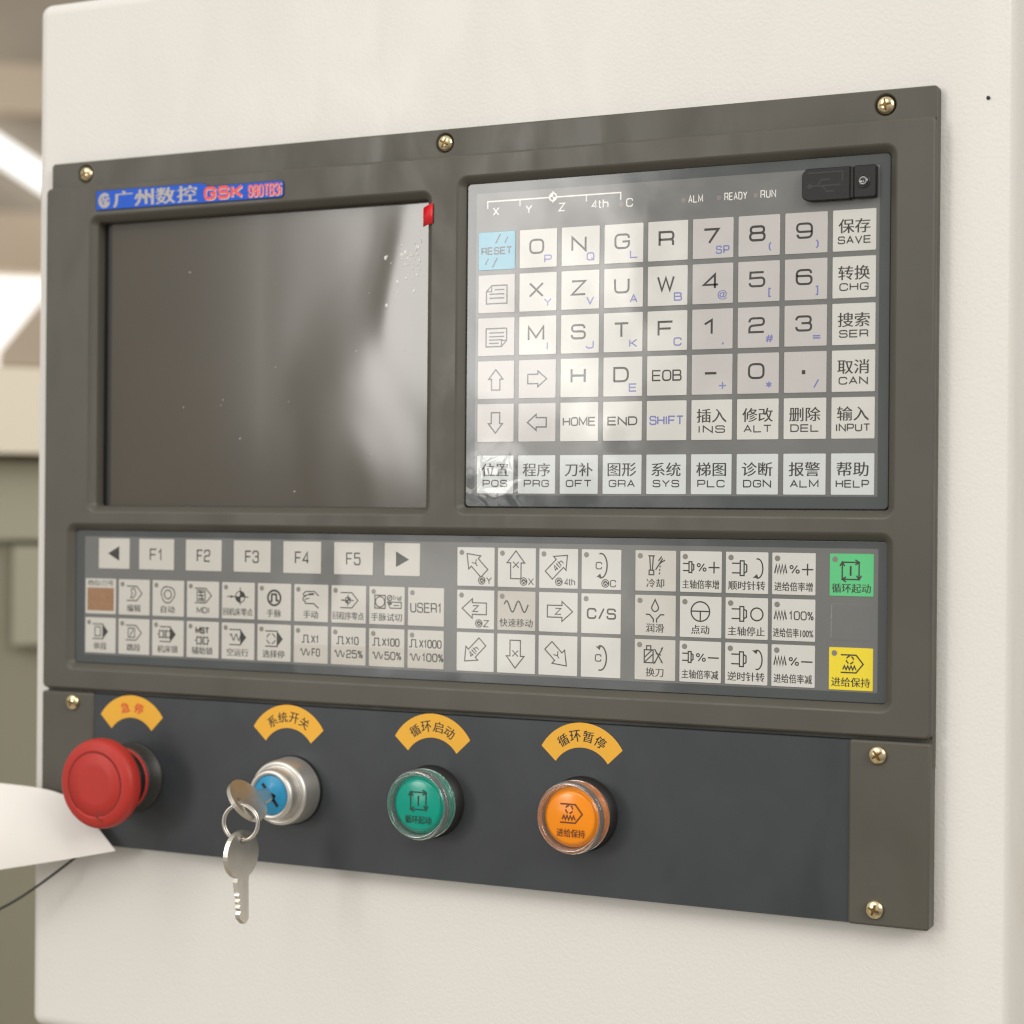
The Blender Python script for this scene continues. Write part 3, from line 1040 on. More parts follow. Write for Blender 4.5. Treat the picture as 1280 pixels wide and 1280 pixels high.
def zero_ref(ik, x, z, s='', sx=0):
    """small dark reference disc beside an axis letter"""
    ik.disc(x, z, 1.75)
    ik.line(arc(x, z, 1.2, 20, 340, 14), 0.24, False, 'key_low')
    ik.line([(x - .6, z - .5), (x + .1, z + .2), (x + .7, z - .4)], 0.24, False, 'key_low')
    if s == '4th':
        ik.word('4th', x + 4.9, z, 4.8, 2.8, 0.3)
    elif s:
        ik.word(s, x + 3.4, z, 2.6, 2.9, 0.3)


def arrowhead(ik, x, z, ang, s=0.9):
    c, q = math.cos(rad(ang)), math.sin(rad(ang))
    ik.poly([(x + s * c, z + s * q), (x - s * .6 * c - s * .6 * q, z - s * .6 * q + s * .6 * c), (x - s * .6 * c + s * .6 * q, z - s * .6 * q - s * .6 * c)])


def gear_pair(ik, x, z, lw=0.36):
    for sx in (-1.9, 1.9):
        ik.line([(x + sx - 1.1, z + 1.4), (x + sx + 1.1, z + 1.4), (x + sx + 1.1, z - 1.4), (x + sx - 1.1, z - 1.4)], lw, True)
        for k in (-.9, .9):
            ik.line([(x + sx + k, z + 1.4), (x + sx + k, z + 2.1)], lw)
            ik.line([(x + sx + k, z - 1.4), (x + sx + k, z - 2.1)], lw)
    ik.line([(x, z + 1.9), (x, z - 1.9)], lw)
    ik.line([(x - 4, z), (x - 3, z)], lw)
    ik.line([(x + 3, z), (x + 4, z)], lw)


def spindle(ik, x, z, s=1.0, lw=0.4):
    ik.line([(x, z + 1.9 * s), (x + 3.4 * s, z + 1.9 * s)], lw)
    ik.line([(x, z - 1.9 * s), (x + 3.4 * s, z - 1.9 * s)], lw)
    ik.line([(x + 3.4 * s, z + 2.9 * s), (x + 5.0 * s, z + 2.9 * s), (x + 5.0 * s, z - 2.9 * s), (x + 3.4 * s, z - 2.9 * s)], lw, True)
    ik.line([(x + 5.0 * s, z + 1.9 * s), (x + 6.1 * s, z + 1.3 * s), (x + 6.1 * s, z - 1.3 * s), (x + 5.0 * s, z - 1.9 * s)], lw)


def turn(ik, x, z, r, ccw, lw=0.42):
    """half-circle turning arrow"""
    ik.line(arc(x, z, r * .55, -105, 105, 18, r), lw)
    if ccw:
        arrowhead(ik, x - .75, z + r * .85, 160, 1.35)
    else:
        arrowhead(ik, x - .75, z - r * .85, 200, 1.35)


def cycle(ik, x, z, s=1.0, m=None, lw=0.42):
    """four arrows in a square round an upright bar: cycle start"""
    a = 3.3 * s
    for q in range(4):
        c, n = math.cos(rad(-90 * q)), math.sin(rad(-90 * q))
        f = lambda p: (x + p[0] * c - p[1] * n, z + p[0] * n + p[1] * c)
        ik.line([f((-a, a)), f((a - .2 * s, a))], lw, False, m)
        ik.line([f((a - 1.5 * s, a + .95 * s)), f((a + .1 * s, a)), f((a - 1.5 * s, a - .95 * s))], lw, False, m)
    ik.line([(x, z + 1.9 * s), (x, z - 1.9 * s)], lw * 1.3, False, m)


def hold(ik, x, z, s=1.0, m=None, lw=0.42):
    """programme block with broken ring over a zigzag: feed hold"""
    ik.line([(x - 4.2 * s, z + 3.4 * s), (x + 1.8 * s, z + 3.4 * s), (x + 4.6 * s, z), (x + 1.8 * s, z - 3.4 * s), (x - 4.2 * s, z - 3.4 * s)], lw, False, m)
    for a0 in (35, 125, 215, 305):
        ik.line(arc(x - .6 * s, z + 1.5 * s, 1.4 * s, a0 - 32, a0 + 32, 6), lw, False, m)
    p = [(x - 3.4 * s, z - 2.3 * s)]
    for i in range(8):
        p.append((x + (-3.4 + .65 * (i + 1)) * s, z + (-.8 if i % 2 == 0 else -2.3) * s))
    ik.line(p, lw * .9, False, m)


SP, OX = 19.08, 22.55
R2 = ['档位/刀号', '编辑', '自动', 'MDI', '回机床零点', '手脉', '手动', '回程序零点', '手脉试切', 'USER1']
R3 = ['单段', '跳段', '机床锁', '辅助锁', '空运行', '选择停', 'X1 F0', 'X10 25%', 'X100 50%', 'X1000 100%']
for r, row in enumerate((R2, R3)):
    for c, leg in enumerate(row):
        x0 = OX + c * SP
        z1 = -195.7 if r == 0 else -213.9
        b, ik = keyplate(x0, x0 + 17.4, z1, z1 - 16.4, 'key_low')
        name, say = 'mode_key', 'mode key marked ' + leg
        if r == 0 and c == 0:
            ik.text(leg, 8.7, -1.95, 14.6, 2.7, -0.004)
            ik.poly([(1.1, -4.2), (16.3, -4.2), (16.3, -14.9), (1.1, -14.9)], 'brown_window')
            name, say = 'gear_display', 'brown gear display window in a pale frame'
        elif leg == 'USER1':
            led(ik)
            ik.word('USER1', 8.8, -8.6, 15.2, 4.2, 0.42)
        elif c < 6 or r == 0:
            led(ik)
            z = -6.4
            if leg != 'MDI':
                ik.text(leg, 8.6, -13.2, {2: 7.6, 3: 11.4, 4: 15.2, 5: 15.6}[len(leg)], 3.4, -0.004)
            else:
                ik.word('MDI', 8.9, -13.0, 6.8, 2.7, 0.34)
            if leg == '编辑':
                prog(ik, 4.6, z, 8.6, 6.6, False)
                ik.line([(7.4, z + 2.2), (9.0, z + 2.2), (9.8, z), (8.4, z - 2.0), (6.8, z - 2.0), (7.8, z), (7.0, z + 1.2)], .36, True)
            elif leg == '自动':
                ik.line(arc(8.6, z, 2.0, 0, 360, 20)[:-1], .4, True)
                for k in range(3):
                    a = 120 * k + 20
                    ik.line(arc(8.6 + .9 * math.cos(rad(a)), z + .9 * math.sin(rad(a)), 3.0, a - 70, a + 75, 12), .4)
            elif leg == 'MDI':
                prog(ik, 4.4, z, 9.0, 6.6, False)
                ik.line([(5.6, z + 2.4), (10.0, z + 2.4), (10.0, z - 2.4), (5.6, z - 2.4)], .34, True)
                for k in range(3):
                    ik.line([(6.2, z + 1.5 - 1.5 * k), (9.4, z + 1.5 - 1.5 * k)], .5)
                ik.line([(7.0, z + 2.4), (8.8, z - 2.4)], .34)
            elif leg == '回机床零点':
                target_mark(ik, 9.8, z, 2.5)
                ik.line([(2.8, z), (14.2, z)], .34)
                ik.line([(9.8, z + 4.2), (9.8, z - 3.6)], .34)
                arrowhead(ik, 5.4, z, 0, 1.2)
            elif leg == '手脉':
                ik.line(arc(8.7, z, 3.3, 0, 360, 26)[:-1], .75, True)
                ik.path([(6.5, z - 1.6), (7.4, z - 1.6, .3), (7.4, z + 1.6, .4), (9.8, z + 1.6, .4), (9.8, z - 1.2, .3), (11.0, z - 1.2)], .75)
            elif leg == '手动':
                ik.line([(12.6, z + 1.5), (10.4, z + 3.4), (6.0, z + 3.3), (4.6, z + 2.2), (5.0, z + 1.4), (7.4, z + 2.0), (4.7, z + .6), (4.6, z - .5), (5.6, z - 1.0), (5.8, z - 2.0), (10.2, z - 2.0), (12.6, z - 4.0)], .38)
                ik.line([(5.6, z - .2), (7.8, z + .4)], .36)
                ik.line([(7.4, z + 2.0), (10.2, z + 2.3)], .7)
            elif leg == '回程序零点':
                prog(ik, 4.6, z, 8.8, 6.6, False)
                target_mark(ik, 8.4, z, 1.35)
                ik.line([(4.8, z), (11.4, z)], .34)
                ik.line([(8.4, z + 2.4), (8.4, z - 2.4)], .34)
                arrowhead(ik, 6.2, z, 0, .8)
            elif leg == '手脉试切':
                z = -6.6
                ik.line([(2.8, z + 2.8), (7.9, z + 2.8), (7.9, z - 2.8), (2.8, z - 2.8)], .4, True)
                ik.line(arc(5.35, z, 2.25, 0, 360, 22)[:-1], .4, True)
                ik.line(arc(10.1, z + 1.7, 1.15, 0, 360, 14)[:-1], .4, True)
                ik.line([(9.5, z + 1.2), (10.6, z + 2.2)], .35)
                ik.word('Trial', 13.7, z + 1.8, 4.4, 2.1, 0.22)
                ik.line([(9.0, z), (15.8, z), (15.8, z - 2.6), (10.4, z - 2.6)], .36, True)
                ik.poly([(9.0, z), (11.2, z), (11.2, z - 1.2), (10.0, z - 1.4)])
                ik.line([(12.2, z - 1.4), (14.8, z - 1.4)], .32)
                arrowhead(ik, 12.4, z - 1.4, 180, .6)
            elif leg == '单段':
                prog(ik, 4.2, z, 9.0, 6.8, True)
                ik.line([(5.6, z + 2.1), (8.8, z + 2.1), (8.8, z - 2.1), (5.6, z - 2.1)], .36, True)
            elif leg == '跳段':
                prog(ik, 4.2, z, 8.8, 6.8, False)
                ik.line([(5.6, z + 2.1), (9.2, z + 2.1), (9.2, z - 2.1), (5.6, z - 2.1)], .36, True)
                ik.line([(6.6, z - 1.4), (8.4, z + 1.4)], .36)
            elif leg == '机床锁':
                prog(ik, 4.2, z, 9.0, 6.8, True)
                gear_pair(ik, 7.0, z)
            elif leg == '辅助锁':
                ik.word('MST', 8.6, z + 2.4, 7.6, 2.9, 0.55, .3)
                gear_pair(ik, 8.6, z - 2.2)
            elif leg == '空运行':
                prog(ik, 4.2, z, 9.0, 6.8, True)
                wave(ik, 4.6, z, 5.4, 2.8, 2)
            elif leg == '选择停':
                prog(ik, 4.2, z, 9.2, 6.8, True)
                for a0 in (45, 135, 225, 315):
                    ik.line(arc(7.2, z, 2.2, a0 - 33, a0 + 33, 8), .36)
        else:
            led(ik)
            a, s = leg.split()
            ik.poly([(0.3, -8.2), (17.1, -8.2), (17.1, -16.1), (0.3, -16.1)], 'key_half')
            px = {2: 4.0, 3: 2.6, 4: 1.6, 5: .7}[len(a)]
            ik.line([(px, -7.3), (px + 1.2, -7.3), (px + 1.2, -4.2), (px + 3.2, -4.2), (px + 3.2, -7.3), (px + 4.2, -7.3)], .38)
            w = {2: 4.0, 3: 6.4, 4: 8.6, 5: 10.8}[len(a)]
            ik.word(a, px + 4.9 + w / 2, -5.8, w, 3.5, 0.4)
            ws = {2: 4.2, 3: 8.2, 4: 10.2}[len(s)]
            q = {2: 3.4, 3: 1.9, 4: 1.2}[len(s)]
            wave(ik, q, -11.6, 4.9, 2.8, 2)
            ik.word(s, q + 5.9 + ws / 2, -11.6, ws, 3.5, 0.4)
            say = 'override key marked ' + a + ' over ' + s
        tag(b.build(name, op), say)

AX = (217.9, 236.95, 256.05, 275.2)
AZ = (-178.05, -196.1, -214.0)
axis = [['Y', 'X', '4th', 'C'], ['Z', 'rapid', 'Zr', 'C/S'], ['4thd', 'Xd', 'Yd', 'Cd']]
for r in range(3):
    for c in range(4):
        leg = axis[r][c]
        b, ik = keyplate(AX[c], AX[c] + 17.5, AZ[r], AZ[r] - 16.4, 'key' if leg != 'rapid' else 'key_half')
        say = 'axis key'
        if r == 0 or leg in ('Z', 'rapid', 'C/S'):
            led(ik)
        if leg in ('Y', 'Yd'):
            an = 135 if leg == 'Y' else -45
            cx, cz = (8.7, -6.8) if leg == 'Y' else (8.6, -8.2)
            block_arrow(ik, cx, cz, an, 11.6, 8.0, 4.6, 5.2, .36)
            ik.word('Y', cx, cz, 2.8, 3.0, .32, rot=0 if 0 else (35 if leg == 'Y' else 35))
            if leg == 'Y':
                zero_ref(ik, 11.6, -13.9, 'Y')
            say = 'axis key marked Y with a slanted arrow pointing ' + ('up' if leg == 'Y' else 'down')
        elif leg in ('X', 'Xd'):
            up = leg == 'X'
            cz = -7.0 if up else -8.4
            block_arrow(ik, 8.4, cz, 90 if up else -90, 11.6, 8.2, 4.8, 5.0, .36)
            ik.word('X', 8.4, cz + (0 if up else .3), 3.0, 2.8, .32)
            if up:
                zero_ref(ik, 12.0, -13.9, 'X')
            say = 'axis key marked X with an arrow pointing ' + ('up' if up else 'down')
        elif leg in ('4th', '4thd'):
            an = 45 if leg == '4th' else 225
            cx, cz = (8.6, -6.8) if leg == '4th' else (8.0, -8.0)
            block_arrow(ik, cx, cz, an, 11.8, 8.0, 4.6, 4.8, .36)
            ik.word('4th', cx, cz, 5.0, 2.7, 0.32, rot=45)
            if leg == '4th':
                zero_ref(ik, 9.0, -13.6, '4th')
            say = 'axis key marked 4th with a slanted arrow pointing ' + ('up' if leg == '4th' else 'down')
        elif leg in ('C', 'Cd'):
            cz = -6.6 if leg == 'C' else -8.4
            turn(ik, 8.6, cz, 5.0, leg == 'Cd', .46)
            ik.word('C', 7.7, cz, 2.8, 3.0, .34)
            if leg == 'C':
                zero_ref(ik, 10.6, -13.8, 'C')
            say = 'axis key marked C with an arrow turning ' + ('down' if leg == 'C' else 'up')
        elif leg in ('Z', 'Zr'):
            cz = -7.8
            block_arrow(ik, 8.2 if leg == 'Z' else 9.6, cz, 180 if leg == 'Z' else 0, 11.4, 8.2, 4.9, 4.8, .36)
            ik.word('Z', 8.8, cz, 2.9, 2.8, .34)
            if leg == 'Z':
                zero_ref(ik, 10.4, -14.0, 'Z')
            say = 'axis key marked Z with an arrow pointing ' + ('left' if leg == 'Z' else 'right')
        elif leg == 'rapid':
            wave(ik, 3.2, -6.4, 11.0, 4.6, 2, .46)
            ik.text('快速移动', 8.7, -13.2, 15.2, 3.5, -0.004)
            say = 'greyish key marked 快速移动 with a wavy line'
        else:
            ik.word('C/S', 9.0, -8.2, 12.8, 4.4, .56, .22)
            say = 'key marked C/S'
        tag(b.build('axis_key', op), say)

RX = (298.9, 318.2, 337.4, 356.5)
right = [['冷却', '主轴倍率增', '顺时针转', '进给倍率增'], ['润滑', '点动', '主轴停止', '进给倍率100%'], ['换刀', '主轴倍率减', '逆时针转', '进给倍率减']]
for r in range(3):
    for c in range(4):
        leg = right[r][c]
        b, ik = keyplate(RX[c], RX[c] + 17.5, AZ[r], AZ[r] - 16.4, 'key' if c else 'key_low')
        led(ik)
        ik.text(leg, 8.7, -13.2, {2: 7.6, 4: 15.2, 5: 15.4, 8: 16.2}[len(leg)], 3.6, -0.004)
        z = -6.4
        if leg == '冷却':
            ik.line([(5.6, z + 4.2), (8.4, z + 4.2)], .4)
            ik.line([(6.2, z + 4.2), (6.6, z - 1.6)], .4)
            ik.line([(7.8, z + 4.2), (7.4, z - 1.6)], .4)
            ik.line([(6.0, z - 1.6), (8.0, z - 1.6), (8.0, z - 3.4), (6.0, z - 3.4)], .4, True)
            for k in range(4):
                ik.line([(10.4 + .12 * k, z - 3.2 + 1.4 * k), (10.5 + .12 * k, z - 2.4 + 1.4 * k)], .38)
            ik.line([(8.8, z - 1.4), (11.8, z + 3.2)], .4)
            ik.line([(10.0, z + 2.2), (11.4, z + 4.0)], .4)
            ik.line([(10.4, z + 1.2), (12.8, z + 2.6)], .4)
        elif leg == '润滑':
            ik.path([(8.7, z + 4.6), (10.5, z + 1.0, 1.2), (8.7, z - .6, 1.4), (6.9, z + 1.0, 1.2)], .4, True)
            for s in (-1, 1):
                ik.line([(8.7 + s * 4.0, z - 1.4), (8.7 + s * 2.4, z - 1.4), (8.7 + s * .7, z - 3.2), (8.7 + s * .7, z - 4.6)], .42)
        elif leg == '换刀':
            ik.line([(5.2, z + 3.8), (7.0, z + 3.8), (7.0, z + 2.2), (5.2, z + 2.2)], .38, True)
            ik.line([(4.2, z + 2.2), (8.0, z + 2.2), (8.0, z - 3.0), (4.2, z - 3.0)], .4, True)
            for k in (-2.2, -.2):
                ik.line([(4.4, z + k - .6), (7.8, z + k + 2.6)], .38)
            ik.line([(8.6, z + 2.6), (11.6, z - 2.2)], .4)
            ik.line([(8.8, z - 2.8), (11.8, z + 2.6)], .4)
            for x, zz, a in ((11.9, z + 3.0, 55), (8.6, z - 3.0, 235), (11.8, z - 2.6, -55)):
                arrowhead(ik, x, zz, a, .8)
            ik.line([(9.2, z + .9), (11.4, z + .2)], .4)
        elif leg == '点动':
            ik.line(arc(8.7, z + .4, 3.9, 0, 360, 30)[:-1], .42, True)
            ik.line([(4.8, z + .5), (12.6, z + .5)], .42)
            ik.line([(8.7, z + .5), (8.7, z - 3.4)], .42)
        elif '主轴倍率' in leg or '进给' in leg:
            if '主轴' in leg:
                spindle(ik, 1.2, z, .75)
            else:
                zig(ik, 1.1, z, 4.8, 3.2, 4)
            if '100' in leg:
                ik.word('100%', 11.9, z, 9.8, 3.4, .32, .34)
            else:
                ik.word('%', 9.1, z, 4.0, 3.4, .36)
                ik.line([(12.0, z), (16.6, z)], .42)
                if '增' in leg:
                    ik.line([(14.3, z - 2.3), (14.3, z + 2.3)], .42)
        else:
            spindle(ik, 2.6, z, 1.0)
            if leg == '主轴停止':
                ik.line(arc(13.0, z, 2.5, 0, 360, 22)[:-1], .42, True)
            else:
                turn(ik, 13.2, z, 3.8, leg[0] == '逆', .4)
        tag(b.build('machine_key', op), 'machine key marked ' + leg)
for leg, z1, m, nm in (('循环起动', -178.0, 'key_green', 'green key'), ('进给保持', -214.2, 'key_yellow', 'yellow key')):
    b, ik = keyplate(379.6, 379.6 + 17.3, z1, z1 - 16.4, m)
    led(ik)
    if m == 'key_green':
        cycle(ik, 8.3, -6.6)
    else:
        hold(ik, 8.9, -6.2)
    ik.text(leg, 8.6, -13.3, 15.2, 3.6, -0.002)
    tag(b.build('cycle_key', op), nm + ' marked ' + leg)

# ---- rubber cover over the data port, screwed at its right end
mb = MB()
a0, a1, c0, c1 = 368.0, 387.0, -41.6, -29.0
shape = [(a0, c0 + 2.2, .4), (a0 + .6, c0 + .9, .4), (a0 + 3, c0, .8), (a1, c0), (a1, c1), (a0 + 1.8, c1, .6), (a0, c1 - 2.0, .6)]
sh = round_path(shape, True, 3)
sh = sh if sum(sh[i][0] * sh[(i + 1) % len(sh)][1] - sh[(i + 1) % len(sh)][0] * sh[i][1] for i in range(len(sh))) > 0 else sh[::-1]
rings(mb, [[(x, YK, z) for x, z in sh], [(x, -3.4, z) for x, z in sh], [(x, -3.8, z) for x, z in shrink(sh, .35)]], 'soft_black', False)
fill(mb, -3.8, shrink(sh, .35), [], 'soft_black')
slab(mb, a1 + .05, a1 + 1.5, c0 + .3, c1 - .3, .2, [(0, YK), (0, -3.2), (.2, -3.4)], 'soft_black', n=2)
slab(mb, a1 + 1.55, 397.2, c0 + .2, c1, .8, [(0, YK), (0, -3.5), (.4, -3.9)], 'soft_black')
ik = Ink(mb, 0, 0, -3.84, 'black')
ik.line([(371.6, -35.9), (382.6, -35.9)], .45)
ik.disc(371.2, -35.9, .9)
arrowhead(ik, 382.8, -35.9, 0, 1.0)
ik.line([(374.4, -35.9), (375.8, -33.6), (379.2, -33.6)], .45)
ik.line([(376.2, -35.9), (378, -38.2), (381.0, -38.2)], .45)
ik.line([(370.4, -30.8), (384.2, -30.8), (384.2, -34.6)], .45)
uc = mb.build('port_cover', panel)
tag(uc, 'black rubber cover over the data port')
mb = MB()
lathe(mb, 392.4, -35.2, [(2.7, -3.9), (2.7, -4.1), (2.2, -4.2), (1.9, -3.95)], 'black', 28)
lathe(mb, 392.4, -35.2, [(1.9, -3.95), (1.85, -4.5), (1.5, -4.75), (.85, -4.75), (.75, -4.25), (0, -4.25)], 'dark_steel', 28)
mb.build('cover_screw', uc)

# ==================================================================== the button plate below
bp = empty('button_plate', (210, 4, -320))
tag(bp, 'dark slate plate with yellow arc stickers screwed under the control panel', 'switch plate')
YP = -3.2
mb = MB()
slab(mb, 0.2, 419.6, -319.5, -249.2, 0.8, [(0, 4.4), (0, YP + .3), (.25, YP)], 'plate', n=2)
mb.build('plate', bp)
for a, e in ((0, 29.9), (388.6, 419.8)):
    mb = MB()
    slab(mb, a, e, -319.7, -249.0, 1.2, [(0, 4.42), (0, -3.3), (.25, -3.85), (.9, -4.1)], 'bezel', n=3)
    mb.build('end_cap', bp)
for x, z, r in ((18.4, -253.6, 80), (399.9, -254.4, 35), (399.2, -313.2, 70)):
    screw(bp, x, -4.1, z, r)
AX_ARC = (51.2, 136.0, 207.8, 276.9)
BX = (53.4, 138.6, 207.9, 277.6)
BZ = -286.2
texts = ('急停', '系统开关', '循环启动', '循环暂停')
for k, (x, t) in enumerate(zip(AX_ARC, texts)):
    mb = MB()
    cz = -269.8
    A = 60 if k else 57
    o_ = [(x + 20.8 * math.sin(rad(a)), cz + 20.8 * math.cos(rad(a))) for a in [A - 2 * A * i / 24 for i in range(25)]]
    i_ = [(x + 14.0 * math.sin(rad(a)), cz - 3.4 + 14.0 * math.cos(rad(a))) for a in [(A - 4) - 2 * (A - 4) * i / 24 for i in range(25)]]
    vs = [(p[0], YP - .12, p[1]) for p in o_] + [(p[0], YP - .12, p[1]) for p in i_]
    mb.add(vs, [(i, i + 1, 25 + i + 1, 25 + i) for i in range(24)], 'label')
    vs2 = [(p[0], YP - .12, p[1]) for p in o_ + i_[::-1]]
    nn = len(vs2)
    mb.add(vs2 + [(v[0], YP + .01, v[2]) for v in vs2], [(i, i + nn, (i + 1) % nn + nn, (i + 1) % nn) for i in range(nn)], 'label')
    ik = Ink(mb, x, cz, YP - .15, 'label_ink' if k else 'label_red')
    angs = (-13, 15) if k == 0 else (-31, -10.5, 10.5, 31)
    for ch, a in zip(t, angs):
        rr = 16.0
        for dx_ in ((0,) if k else (-.16, .16)):
            ik.text(ch, rr * math.sin(rad(a)) + dx_, rr * math.cos(rad(a)) - .6, 4.7, 4.7, 0.004 if k else 0.0, None, -a)
    tag(mb.build('arc_label', bp), ('yellow arc sticker with red characters ' if k == 0 else 'yellow arc sticker with black characters ') + t)

# ---- emergency stop
es = empty('emergency_stop_button', (BX[0], YP, BZ))
tag(es, 'red mushroom emergency stop button at the left end of the dark plate', 'emergency stop')
mb = MB()
lathe(mb, BX[0], BZ, [(15.9, YP), (15.9, -4.4), (15.5, -5.0), (14.9, -5.3), (14.7, -11.6), (14.4, -12.1), (13.2, -12.3), (12, -12.3)], 'dark_collar', 64)
mb.build('collar', es)
mb = MB()
lathe(mb, BX[0], BZ, [(14.1, -12.2), (14.1, -13.5), (13.6, -13.8), (11, -13.8)], 'red', 64)
mb.build('red_ring', es)
mb = MB()
lathe(mb, BX[0], BZ, [(13.7, -13.7), (13.7, -17.2), (13.2, -18.0), (12.2, -18.4), (12.2, -25)], 'black', 64)
mb.build('neck', es)
mb = MB()
pr = [(11.5, -24.00), (18.4, -24.30), (19.2, -24.70), (19.9, -25.40), (20.2, -26.80), (20.2, -29.60), (19.9, -30.60), (19.3, -31.60), (18.3, -32.40), (16.9, -32.90), (15.4, -33.15),
      (14.75, -33.25), (14.6, -33.00), (14.1, -33.00), (13.95, -33.27), (8, -33.38), (0, -33.40)]
lathe(mb, BX[0], BZ, pr, 'red', 192, knurl=(3, 6, 0.32))
ik = Ink(mb, BX[0], BZ, -33.33, 'red_shade')  # shade of groove and arrow painted on as darker red strips
ik.line(arc(0, 0, 14.35, -72, 230, 60), .3)
ik.line([(4.4, -11.2), (1.2, -14.2), (4.6, -16.0)], .6)
head = mb.build('mushroom_head', es)

# ---- key switch
ks = empty('key_switch', (BX[1], YP, BZ))
tag(ks, 'satin metal key switch with a blue lock face', 'key switch')
mb = MB()
lathe(mb, BX[1], BZ, [(15.1, YP), (15.1, -4.2), (14.9, -4.6)], 'black', 72)
mb.build('gasket', ks)
mb = MB()
lathe(mb, BX[1], BZ, [(14.7, -4.4), (14.6, -5.0), (14.1, -14.2), (13.7, -15.4), (13.0, -15.9), (12.1, -15.7), (11.5, -15.0), (11.2, -15.6), (11.1, -20.4), (10.8, -21.6), (10.1, -22.3), (9.3, -22.3), (8.7, -21.8), (8.5, -20.9)], 'steel', 96)
mb.build('bezel_ring', ks)
mb = MB()
lathe(mb, BX[1], BZ, [(8.5, -20.7), (8.5, -21.3), (8.2, -21.6), (0, -21.7)], 'blue_disc', 64)
ik = Ink(mb, BX[1], BZ, -21.75, 'slot')
KA = -50
c_, s_ = math.cos(rad(KA)), math.sin(rad(KA))
ik.line([(-6.2 * c_, -6.2 * s_), (6.2 * c_, 6.2 * s_)], 1.1)
ik.line([(-1.2, -1.6), (.2, .4), (2.6, -.6)], 1.3)  # dark reflection painted on the lock face
mb.build('lock_face', ks)

# ---- illuminated push buttons
for x, nm, cap, ink, clr, lab in ((BX[2], 'green', 'green_cap', 'green_ink', 'clear', 'green push button in a clear ring, marked 循环起动'),
                                  (BX[3], 'orange', 'orange_cap', 'orange_ink', 'clear_warm', 'orange push button in a clear ring, marked 进给保持')):
    pb = empty('push_button', (x, YP, BZ))
    tag(pb, lab, 'push button')
    mb = MB()
    lathe(mb, x, BZ, [(15.4, YP), (15.4, -4.0), (15.0, -4.6), (14.8, -8.6), (13.5, -9.0), (11, -9.0)], 'soft_black', 64)
    mb.build('base', pb)
    mb = MB()
    ring_p = [(12.5, -9.35), (14.2, -9.35), (14.6, -9.6), (14.3, -10.2), (14.75, -11.0), (14.4, -12.0), (14.8, -13.0), (14.8, -15.4), (14.4, -16.5), (13.6, -17.1), (12.9, -16.9), (12.45, -16.2), (12.3, -15), (12.3, -9.6), (12.5, -9.35)]
    ls = []
    for r_, y_ in ring_p:
        ls.append([(x + r_ * math.cos(2 * math.pi * i / 72), y_, BZ + r_ * math.sin(2 * math.pi * i / 72)) for i in range(72)])
    rings(mb, ls, clr, True)
    mb.build('clear_ring', pb)
    mb = MB()
    lathe(mb, x, BZ, [(14.0, -8.9), (14.0, -9.25), (12.1, -9.3), (12.1, -13.6), (11.9, -14.3), (11.3, -14.5), (10.9, -15.4), (10.4, -15.9), (9.6, -16.1), (0, -16.3)], cap, 72)
    ik = Ink(mb, x, BZ, -16.36, ink)
    if nm == 'green':
        cycle(ik, .4, 1.9, 1.1, None, .42)
    else:
        hold(ik, .3, 1.9, 1.1, None, .46)
    ik.text('循环起动' if nm == 'green' else '进给保持', .4, -6.0, 12.4, 3.3, 0.0)
    mb.build('cap', pb)

# ==================================================================== keys
def key_mesh(frame, name):
    """flat key; frame maps (u along blade from bow centre, v across, w thickness) to space"""
    bow = [(10.2 * math.cos(rad(a)), 10.2 * math.sin(rad(a))) for a in [22 + (360 - 44) * i / 40 for i in range(41)]]
    blade = [(11.2, -4.0), (13.0, -4.0), (13.0, -3.6), (15.2, -3.6), (16, -2.6), (17, -3.3), (18.4, -2.2), (19.6, -3.2), (21, -2.0), (22.2, -3.0), (23.6, -1.9), (25, -2.7), (26.6, -2.6), (29.4, .4), (29.2, 1.6), (27.6, 3.2), (11.2, 3.4)]
    o_ = bow + blade
    h_ = [(-6.4 + 1.7 * math.cos(2 * math.pi * i / 20), 2.0 * math.sin(2 * math.pi * i / 20)) for i in range(20)][::-1]
    m_ = MB()
    T = 1.05
    loops = [[Vector((u, v, 0)) for u, v in o_], [Vector((u, v, 0)) for u, v in h_]]
    flat = [p for l in loops for p in l]
    tr = tessellate_polygon(loops)
    for sgn in (1, -1):
        m_.add([frame(p.x, p.y, sgn * T) for p in flat], tr, 'steel_shiny')
    for lp in (o_, h_):
        n = len(lp)
        m_.add([frame(u, v, T) for u, v in lp] + [frame(u, v, -T) for u, v in lp], [(i, (i + 1) % n, (i + 1) % n + n, i + n) for i in range(n)], 'steel_shiny')
    # milled groove along the blade and a raised stamp line on the bow
    for sgn in (1, -1):
        for (v0, v1) in ((.2, .5), (1.5, 1.8)):
            q = [frame(10.0, v0, sgn * (T + .05)), frame(28.2, v0, sgn * (T + .05)), frame(28.2, v1, sgn * (T + .05)), frame(11.5, v1, sgn * (T + .05))]
            m_.add(q, [(0, 1, 2, 3)], 'steel')
        vs, fs = ribbon([(5.2, -7.6), (5.2, 7.6)], .3)
        m_.add([frame(p[0], p[1], sgn * (T + .06)) for p in vs], fs, 'steel')
    for i, ch in enumerate('255'):
        for stq in GL[ch]:
            q = [((.5 - pz) * 2.6 + 7.2, (px - .5) * 1.5 + (i - 1) * 2.3) for px, pz in round_path(stq)]
            vs, fs = ribbon(q, .32)
            m_.add([frame(p[0], p[1], T + .07) for p in vs], fs, 'steel')
    bm_ = m_.build(name)
    b2 = bmesh.new()
    b2.from_mesh(bm_.data)
    bmesh.ops.recalc_face_normals(b2, faces=b2.faces)
    b2.to_mesh(bm_.data)
    b2.free()
    return bm_


bc = (BX[1], -39.6, BZ)
nx, nz = c_, s_


